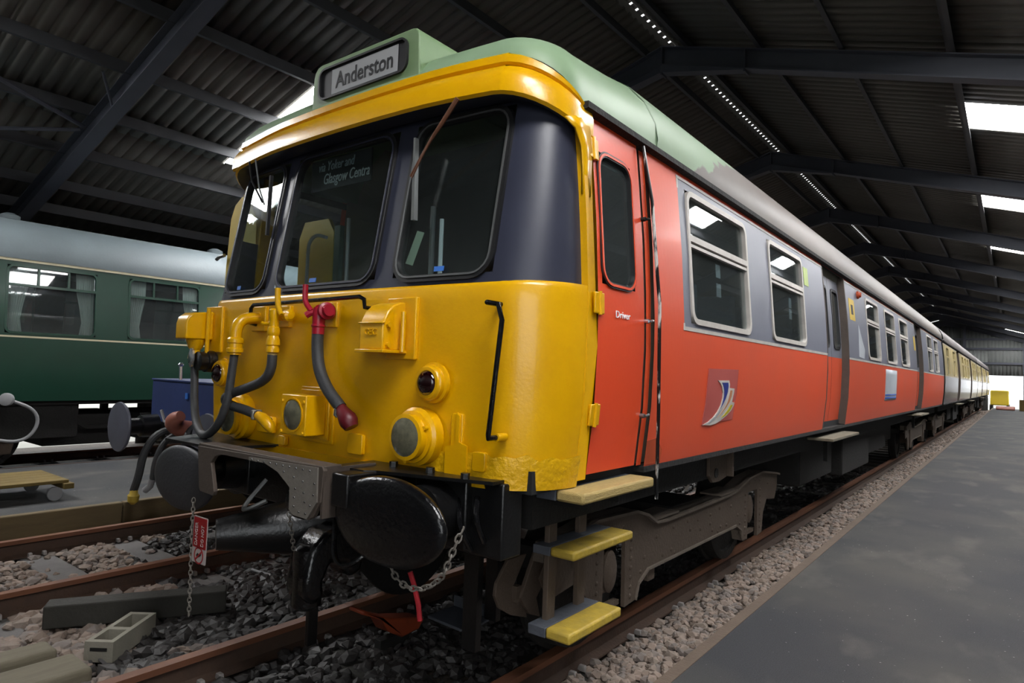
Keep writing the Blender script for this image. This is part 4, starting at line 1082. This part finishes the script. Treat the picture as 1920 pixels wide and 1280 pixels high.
slab(MB(), mp, [(6.6, 2.5), (6.72, 2.5), (6.72, 2.62), (6.6, 2.62)], .003, .004).build('sticker_mark', 'print_black', st, smooth=0)
slab(MB(), mp, [(12.7, 2.35), (12.92, 2.35), (12.92, 2.62), (12.7, 2.62)], .0, .003).build('sticker', 'sticker_yellow', train, smooth=0)
MB().lathe(mp(7.1, 2.79, 0), (1, 0, 0), [(0, .05), (.02, .05), (.03, .035), (.05, .03)], 16).build('door_indicator', 'orange_skid', train)
slab(MB(), mp, [(6.95, 2.0), (7.3, 1.985), (7.35, 2.1), (7.12, 2.3), (7.0, 2.4), (6.98, 2.2)], .0, .002).build('paint_scrape', 'notice_white', train, smooth=0)
for (y, z) in ((2.17, 2.39), (2.17, 2.26)): slab(MB(), mp, [(y - .04, z - .045), (y + .04, z - .045), (y + .04, z + .045), (y - .04, z + .045)], -.03, -.027).build('window_label', 'notice_white', train, smooth=0)
for (y, z) in ((3.95, 2.36), (3.95, 2.26)): slab(MB(), mp, [(y - .04, z - .045), (y + .04, z - .045), (y + .04, z + .045), (y - .04, z + .045)], -.03, -.027).build('window_label', 'notice_white', train, smooth=0)
slab(MB(), mp, [(1.1, 1.19), (1.3, 1.19), (1.3, 1.26), (1.22, 1.33), (1.1, 1.32)], .0, .002).build('rust_patch', 'orange_skid', train, smooth=0)

# ------------------------------------------------------------------ dark green coach on the far track
coach = thing('railway_coach', 'dark green coach with cream lining and curtained windows, behind the left walkway', 'coach')
CX = -9.4
CP = [(1.0, 1.37), (1.3, 1.395), (1.8, 1.40), (2.2, 1.39), (2.6, 1.36), (3.0, 1.325)]
def coachX(z):
    for (a, x), (b, y) in zip(CP[:-1], CP[1:]):
        if z <= b: return x + (y - x) * max(0, (z - a)) / (b - a)
    return CP[-1][1]
CW = [(.72 + 1.57 * k, 1.84 + 1.57 * k) for k in range(-2, 9)]
for s in (-1, 1):
    cm = lambda y, z, n, s=s: Vector((CX + s * (coachX(z) + n), y, z))
    mb = MB(); skin(mb, [-3.4, 0, 4, 8, 12, 15.5], [1.0, 1.15, 1.3, 1.5, 1.7, 1.9, 2.2, 2.5, 2.8, 3.0], [(a, b, 1.945, 2.89) for a, b in CW], cm, 0, s < 0); mb.build('body_side', 'coach_green', coach, smooth=40)
    mb = MB(); skin(mb, [-3.4, 0, 4, 8, 12, 15.5], [1.0, 1.5, 1.9, 2.5, 3.0], [(a, b, 1.945, 2.89) for a, b in CW], cm, -.06, s > 0); mb.build('side_lining', 'interior_dark', coach, smooth=40)
    for z0, z1, nm in ((1.885, 1.91, 'waist_line'), (2.945, 2.985, 'cant_line')):
        slab(MB(), cm, [(-3.4, z0), (15.5, z0), (15.5, z1), (-3.4, z1)], .0, .012 if nm == 'cant_line' else .003).build(nm, 'coach_cream', coach, smooth=0)
    for k, (a, b) in enumerate(CW):
        w = ring(MB(), cm, a + .02, b - .02, 1.965, 2.87, .07, .03, -.03, .008).build('window', 'coach_green', coach, smooth=30)
        for n_, poly in (('transom', [(a, 2.6), (b, 2.6), (b, 2.635), (a, 2.635)]), ('mullion', [(a + .36, 2.62), (a + .385, 2.62), (a + .385, 2.88), (a + .36, 2.88)]), ('mullion', [(b - .385, 2.62), (b - .36, 2.62), (b - .36, 2.88), (b - .385, 2.88)])):
            slab(MB(), cm, poly, -.03, .002).build(n_, 'coach_green', w, smooth=0)
        slab(MB(), cm, rrect(a + .02, b - .02, 1.965, 2.87, .07), -.022, -.016).build('pane', 'glass', w, smooth=0)
        if s > 0 and k < 8:
            for e, sg in ((a + .03, 1), (b - .03, -1)):
                mb = MB(); N_ = 14; rows = []
                for z, wd in ((2.88, .24), (2.6, .23), (2.35, .18), (2.15, .15), (2.0, .17), (1.95, .18)):
                    rows.append([cm(e + sg * wd * i / N_, z, -.045 - .015 * (i % 2)) for i in range(N_ + 1)])
                mb.rows(rows); mb.build('curtain', 'curtain', w, smooth=60, thick=.004)
CR = [(1.345, 2.98), (1.345, 3.05), (1.30, 3.2), (1.19, 3.36), (1.0, 3.5), (.7, 3.62), (.35, 3.68), (0, 3.7)]
cpf = CR + [(-x, z) for x, z in CR[-2::-1]]
MB().rows([[(CX + x, y, z) for x, z in cpf] for y in (-3.45, 2, 6, 10, 15.55)]).build('roof', 'coach_roof', coach, smooth=60)
for y in (1.05, 4.34, 7.6, 10.9):
    MB().lathe((CX, y, 3.66), (0, 0, 1), [(0, .1), (.05, .1), (.06, .14), (.12, .14), (.16, .06)], 16).build('roof_ventilator', 'coach_roof', coach)
pts = [(coachX(z), z) for z in (1.0, 1.5, 2.0, 2.5, 2.98)] + CR[1:]
for y in (-3.4, 15.5): MB().prism([(CX + x, z) for x, z in pts] + [(CX - x, z) for x, z in pts[-2::-1]], 'y', y, y + .02).build('end_wall', 'coach_green', coach, smooth=0)
box('floor', 'interior_dark', coach, CX - 1.3, CX + 1.3, -3.3, 15.4, 1.0, 1.1)
for s in (-1, 1): box('solebar', 'soot', coach, CX + s * 1.22 - .05, CX + s * 1.22 + .05, -3.3, 15.4, .94, 1.0)
for a, b, z in ((1.4, 2.6, .3), (2.75, 3.9, .34), (5, 6.5, .4), (7.2, 8.6, .4)): box('battery_box', 'soot', coach, CX - .4, CX + .9, a, b, z, .76, .01)
box('battery_box', 'soot', coach, CX + .5, CX + 1.2, .3, 1.75, .45, .96, .01)
for y in (1.5, 2.5, 3.6, 5.5, 7.5): box('box_hanger', 'soot', coach, CX - .05, CX + .05, y, y + .1, .7, 1.0)
MB().prism([(1.3, .95), (1.9, .55), (9, .55), (9.6, .95), (9.5, .95), (8.95, .6), (1.95, .6), (1.4, .95)], 'x', CX + 1.05, CX + 1.1).build('truss_rod', 'soot', coach, smooth=0)
for y in (-.6, 11.9):
    b = bogie(coach, y, False); b.location.x = CX
MB().tube([(CX + 1.0, -.1, .98), (CX + 1.5, .5, 1.0), (CX + 1.68, .78, 1.03)], .025, 10, smooth=1).build('cable_arm', 'chrome_dull', coach)
MB().lathe((CX + 1.68, .76, 1.04), (.6, -.6, .1), [(0, .05), (.05, .085), (.1, .085), (.11, .06)], 16).build('cable_head', 'wheel_grey', coach)
MB().tube([(CX + 1.68, .8, 1.02), (CX + 1.7, 1.02, .92), (CX + 1.7, 1.1, .75), (CX + 1.7, 1.02, .55), (CX + 1.7, .85, .47), (CX + 1.65, .6, .52), (CX + 1.5, .3, .58), (CX + 1.2, .1, .75)], .022, 10, smooth=2).build('flexible_conduit', 'wheel_grey', coach)

# ------------------------------------------------------------------ blue wagon on the middle track
wag = thing('railway_wagon', 'blue wagon end with round grey buffer disc on the middle track', 'wagon')
TX = -3.4
box('headstock', 'black_paint', wag, TX - 1.02, TX + 1.02, 1.14, 1.26, .86, 1.12, .01)
for x in (-1.0, .9): box('frame_member', 'black_paint', wag, TX + x, TX + x + .1, 1.26, 6.5, .85, 1.05)
bb = box('end_panel', 'wagon_blue', wag, TX - 1.0, TX + 1.0, 1.1, 6.4, 1.0, 1.445, .01)
box('top_rail', 'wagon_blue', bb, TX - 1.005, TX + 1.005, 1.09, 6.4, 1.435, 1.452, .003)
box('hasp', 'blue_sticker', bb, -3.65, -3.605, 1.085, 1.1, 1.27, 1.33, .003)
MB().tube([(-4.0, 1.2, 1.44), (-4.01, 1.2, 1.6)], .016, 8).build('lever_post', 'chrome', bb)
MB().lathe((-4.01, 1.2, 1.59), (0, 0, 1), [(0, .02), (.02, .032), (.04, .015)], 10).build('lever_knob', 'chrome', bb)
for x in (TX + .87, TX - .87):
    b = MB().lathe((x, .775, .96), (0, -1, 0), [(0, .08), (.015, .24), (.03, .252), (.045, .247), (.055, .15), (.058, .02)], 36).build('buffer', 'buffer_disc', wag, smooth=50)
    MB().lathe((x, 1.14, .96), (0, -1, 0), [(0, .17), (.03, .17), (.04, .12), (.2, .11), (.21, .085), (.37, .085)], 20).build('buffer_stock', 'black_paint', b)
ht = MB().tube([(-3.5, 1.12, .98), (-3.52, 1.0, .99), (-3.5, .92, 1.03), (-3.42, .88, 1.09), (-3.33, .9, 1.13)], [.075, .085, .08, .075, .05], 14, smooth=1).build('brake_tap', 'pink_casting', wag)
MB().tube([(-3.72, .98, 1.02), (-3.8, .97, 1.04), (-3.86, .96, 1.15)], .016, 8).build('tap_handle', 'wheel_grey', ht)
MB().tube([(-3.62, .98, 1.0), (-3.74, .97, 1.02)], .03, 8).build('tap_spindle', 'wheel_grey', ht)
MB().tube([(-3.9, 1.12, .96), (-3.94, .95, .9), (-3.98, .86, .7), (-4.01, .85, .5), (-4.11, .85, .33)], .038, 10, smooth=2).build('brake_hose', 'hose_rubber', wag)
MB().lathe((-4.1, .85, .34), (-.1, 0, -1), [(0, .035), (.04, .04), (.06, .055), (.12, .05), (.15, .02)], 12).build('hose_end', 'step_yellow', wag)
MB().tube([(-3.72, 1.12, .94), (-3.77, .97, .86), (-3.8, .9, .66), (-3.83, .9, .47)], .03, 10, smooth=2).build('brake_hose', 'hose_rubber', wag)
MB().tube([(-3.83, .9, .48), (-3.87, .9, .4), (-3.93, .88, .35)], .032, 10).build('hose_end', 'wheel_grey', wag)
MB().tube([(-3.35, 1.1, 1.05), (-3.26, .95, .98), (-3.22, .9, .86), (-3.24, .9, .7)], .04, 10, smooth=2).build('brake_hose', 'hose_rubber', wag)
MB().tube([(-3.72, .93, .64), (-3.62, .9, .54), (-3.6, .9, .48)], .05, 10).build('coupling_hook', 'pink_casting', wag)
for y in (2.4, 5.3):
    mb = MB()
    for s in (-1, 1): mb.lathe((TX + s * .68, y, .44), (s, 0, 0), [(0, .47), (.03, .47), (.035, .44), (.13, .43), (.13, .37), (.1, .36), (.1, .1)], 28)
    mb.cyl((TX - .7, y, .44), (TX + .7, y, .44), .07, n=12); mb.build('wheelset', 'soot', wag)
    for s in (-1, 1): box('axle_guard', 'soot', wag, TX + s * .95 - .02, TX + s * .95 + .02, y - .25, y + .25, .3, .9)

# ------------------------------------------------------------------ small things on the ground
tr = thing('platform_trolley', 'low yellow timber flat trolley on the left walkway', 'trolley')
for k in range(5): box('deck_board', 'trolley_wood', tr, -5.12 - .17 * k - .16, -5.12 - .17 * k, -1.6, .62, .30, .335, .006)
box('end_beam', 'trolley_wood', tr, -5.98, -5.08, .56, .66, .24, .30, .008); box('end_beam', 'trolley_wood', tr, -5.98, -5.08, -1.6, -1.5, .24, .30, .008)
for y in (.5, -1.45):
    for x in (-5.15, -5.85):
        c = MB().lathe((x - .02, y, .192), (1, 0, 0), [(0, .03), (.0, .07), (.008, .074), (.032, .074), (.04, .07), (.04, .03)], 20).build('wheel', 'wheel_grey', tr)
        MB().box(x - .035, x - .028, y - .03, y + .03, .19, .245).build('castor_fork', 'wheel_grey', c, smooth=0)
mb = MB(); mb.box(-.08, .08, -.55, .55, -.07, .08)
bm = mb.build('timber_baulk', 'timber_dark', None, bevel=.01); bm.location = (-1.87, -.02, -.055); bm.rotation_euler = (0, 0, R(-30))
tag(bm, 'dark square timber baulk lying beside the rail behind the grey block', 'timber')
def cored_block():
    mb = MB(); w, l, h = .085, .24, .12
    ix = [-w, -w + .03, w - .03, w]; iy = [-l, -l + .035, -.05, -.01, l - .035, l]
    holes = {(1, 1), (1, 3)}
    top = [[(x, y, h) for x in ix] for y in iy]
    mb.rows(top, skip=lambda j, i: (i, j) in holes)
    for (i, j) in holes:
        x0, x1, y0, y1 = ix[i], ix[i + 1], iy[j], iy[j + 1]; d = .03
        mb.add([(x0, y0, h), (x1, y0, h), (x1, y1, h), (x0, y1, h), (x0, y0, d), (x1, y0, d), (x1, y1, d), (x0, y1, d)], [(0, 1, 5, 4), (1, 2, 6, 5), (2, 3, 7, 6), (3, 0, 4, 7), (4, 5, 6, 7)])
    mb.add([(-w, -l, 0), (w, -l, 0), (w, l, 0), (-w, l, 0), (-w, -l, h), (w, -l, h), (w, l, h), (-w, l, h)], [(0, 1, 5, 4), (1, 2, 6, 5), (2, 3, 7, 6), (3, 0, 4, 7), (0, 3, 2, 1)])
    return mb
cb = cored_block().build('concrete_block', 'block_grey', None, smooth=0)
cb.location = (-1.52, -.275, -.145); cb.rotation_euler = (0, 0, R(38))
tag(cb, 'pale grey cored concrete block lying on the ballast by the rails', 'block')
MB().box(-.05, .05, -.243, -.239, .065, .085).build('slot', 'soot', cb, smooth=0)
for k, (x0, x1, y1, rz, lab) in enumerate(((-1.72, -1.52, -.62, 1, 'grey weathered plank at the picture corner, farther from the rail'), (-1.42, -1.12, -.58, -2, 'grey weathered plank at the picture corner, nearer to the rail'))):
    p = box('plank', 'timber_grey', None, x0, x1, -2.4, y1, -.16, -.055, .03, seg=3); tag(p, lab, 'plank', 'planks on the ballast')
sk_ = MB().prism([(.55, .15), (.72, .07), (.78, -.02), (.9, -.09), (1.05, -.08), (1.1, -.02), (1.05, .0), (.8, .06), (.7, .1), (.57, .17)], 'x', -.36, -.22).build('wheel_skid', 'skid_rust', None, bevel=.015)
MB().box(-.32, -.26, .75, 1.0, -.19, -.08).build('skid_foot', 'soot', sk_, smooth=0)
tag(sk_, 'orange-red steel casting low between the rails under the train nose', 'skid')
wr = MB().tube([(-2.30, 1.085, -.13), (-2.05, 1.11, -.13)], .012, 8).build('pale_rod', 'wheel_grey'); tag(wr, 'short pale metal rod lying on the ballast of the middle track', 'rod')

# warning tag and its chain on the far buffer
tg = thing('warning_tag', 'red and white warning tag hanging on a chain beside the far buffer', 'tag')
tm = lambda x, z, n: Vector((x + .1 * (0.72 - z) * -.12, -.34 - n, z))
slab(MB(), tm, rrect(-.585, -.44, .585, .83, .008, 2), -.003, 0).build('tag_card', 'tag_white', tg, smooth=0)
slab(MB(), tm, [(-.58, .665), (-.445, .665), (-.445, .825), (-.58, .825)], 0, .001).build('red_field', 'tag_red', tg, smooth=0)
ring(MB(), tm, -.553, -.473, .589, .662, .0365, .008, 0, .001).build('prohibition_ring', 'tag_red', tg, smooth=0)
slab(MB(), tm, [(-.547, .605), (-.54, .598), (-.48, .646), (-.486, .653)], .001, .002).build('prohibition_bar', 'tag_red', tg, smooth=0)
slab(MB(), tm, [(-.54, .625), (-.525, .638), (-.505, .63), (-.49, .64), (-.49, .628), (-.51, .618), (-.525, .622), (-.53, .61)], 0, .001).build('pictogram', 'print_black', tg, smooth=0)
rotm = lambda x0, z0: (lambda u, v, n: tm(x0 - v, z0 + u, n))
text('tag_lettering', 'DANGER', 'tag_white', tg, rotm(-.535, .675), 0, 0, .04, width=.12, n=.001)
text('tag_lettering', 'DO NOT', 'tag_white', tg, rotm(-.47, .675), 0, 0, .04, width=.11, n=.001)
chain('tag_chain', [(-.62, -.33, .9), (-.605, -.335, .7), (-.595, -.335, .45), (-.59, -.335, .28)], 'steel_grey', tg, .012, .003)

# ------------------------------------------------------------------ beyond the far doorway
vn = thing('parked_van', 'yellow vehicle parked outside the far doorway', 'van')
MB().prism([(63.5, .3), (67, .3), (67, 1.0), (66.2, 1.05), (65.6, 1.5), (63.6, 1.5)], 'x', 1.3, 2.5).build('van_body', 'van_yellow', vn, bevel=.08)
MB().prism([(63.7, 1.08), (65.5, 1.08), (65.3, 1.42), (63.75, 1.42)], 'x', 1.28, 2.52).build('van_windows', 'glass_dark', vn, smooth=0)
for y in (64.1, 66.3):
    for x in (1.35, 2.45): MB().cyl((x - .1, y, .05), (x + .1, y, .05), .3, n=18).build('wheel', 'rubber', vn)
fb = MB().prism([(59.2, .05), (60.4, .05), (60.45, .22), (60.2, .32), (59.5, .34), (59.2, .2)], 'x', 1.75, 2.9).build('dust_sheet', 'pink_casting', None, bevel=.06); tag(fb, 'low pinkish covered heap on the platform before the far doorway', 'heap')
bx = thing('wooden_crate', 'brown wooden crate on the platform right of the far doorway', 'crate')
for k in range(4): box('crate_slat', 'trolley_wood', bx, 3.15, 3.75, 58.9, 58.93, .07 + .2 * k, .25 + .2 * k)
box('crate_body', 'timber', bx, 3.15, 3.75, 58.93, 59.6, .06, .86)
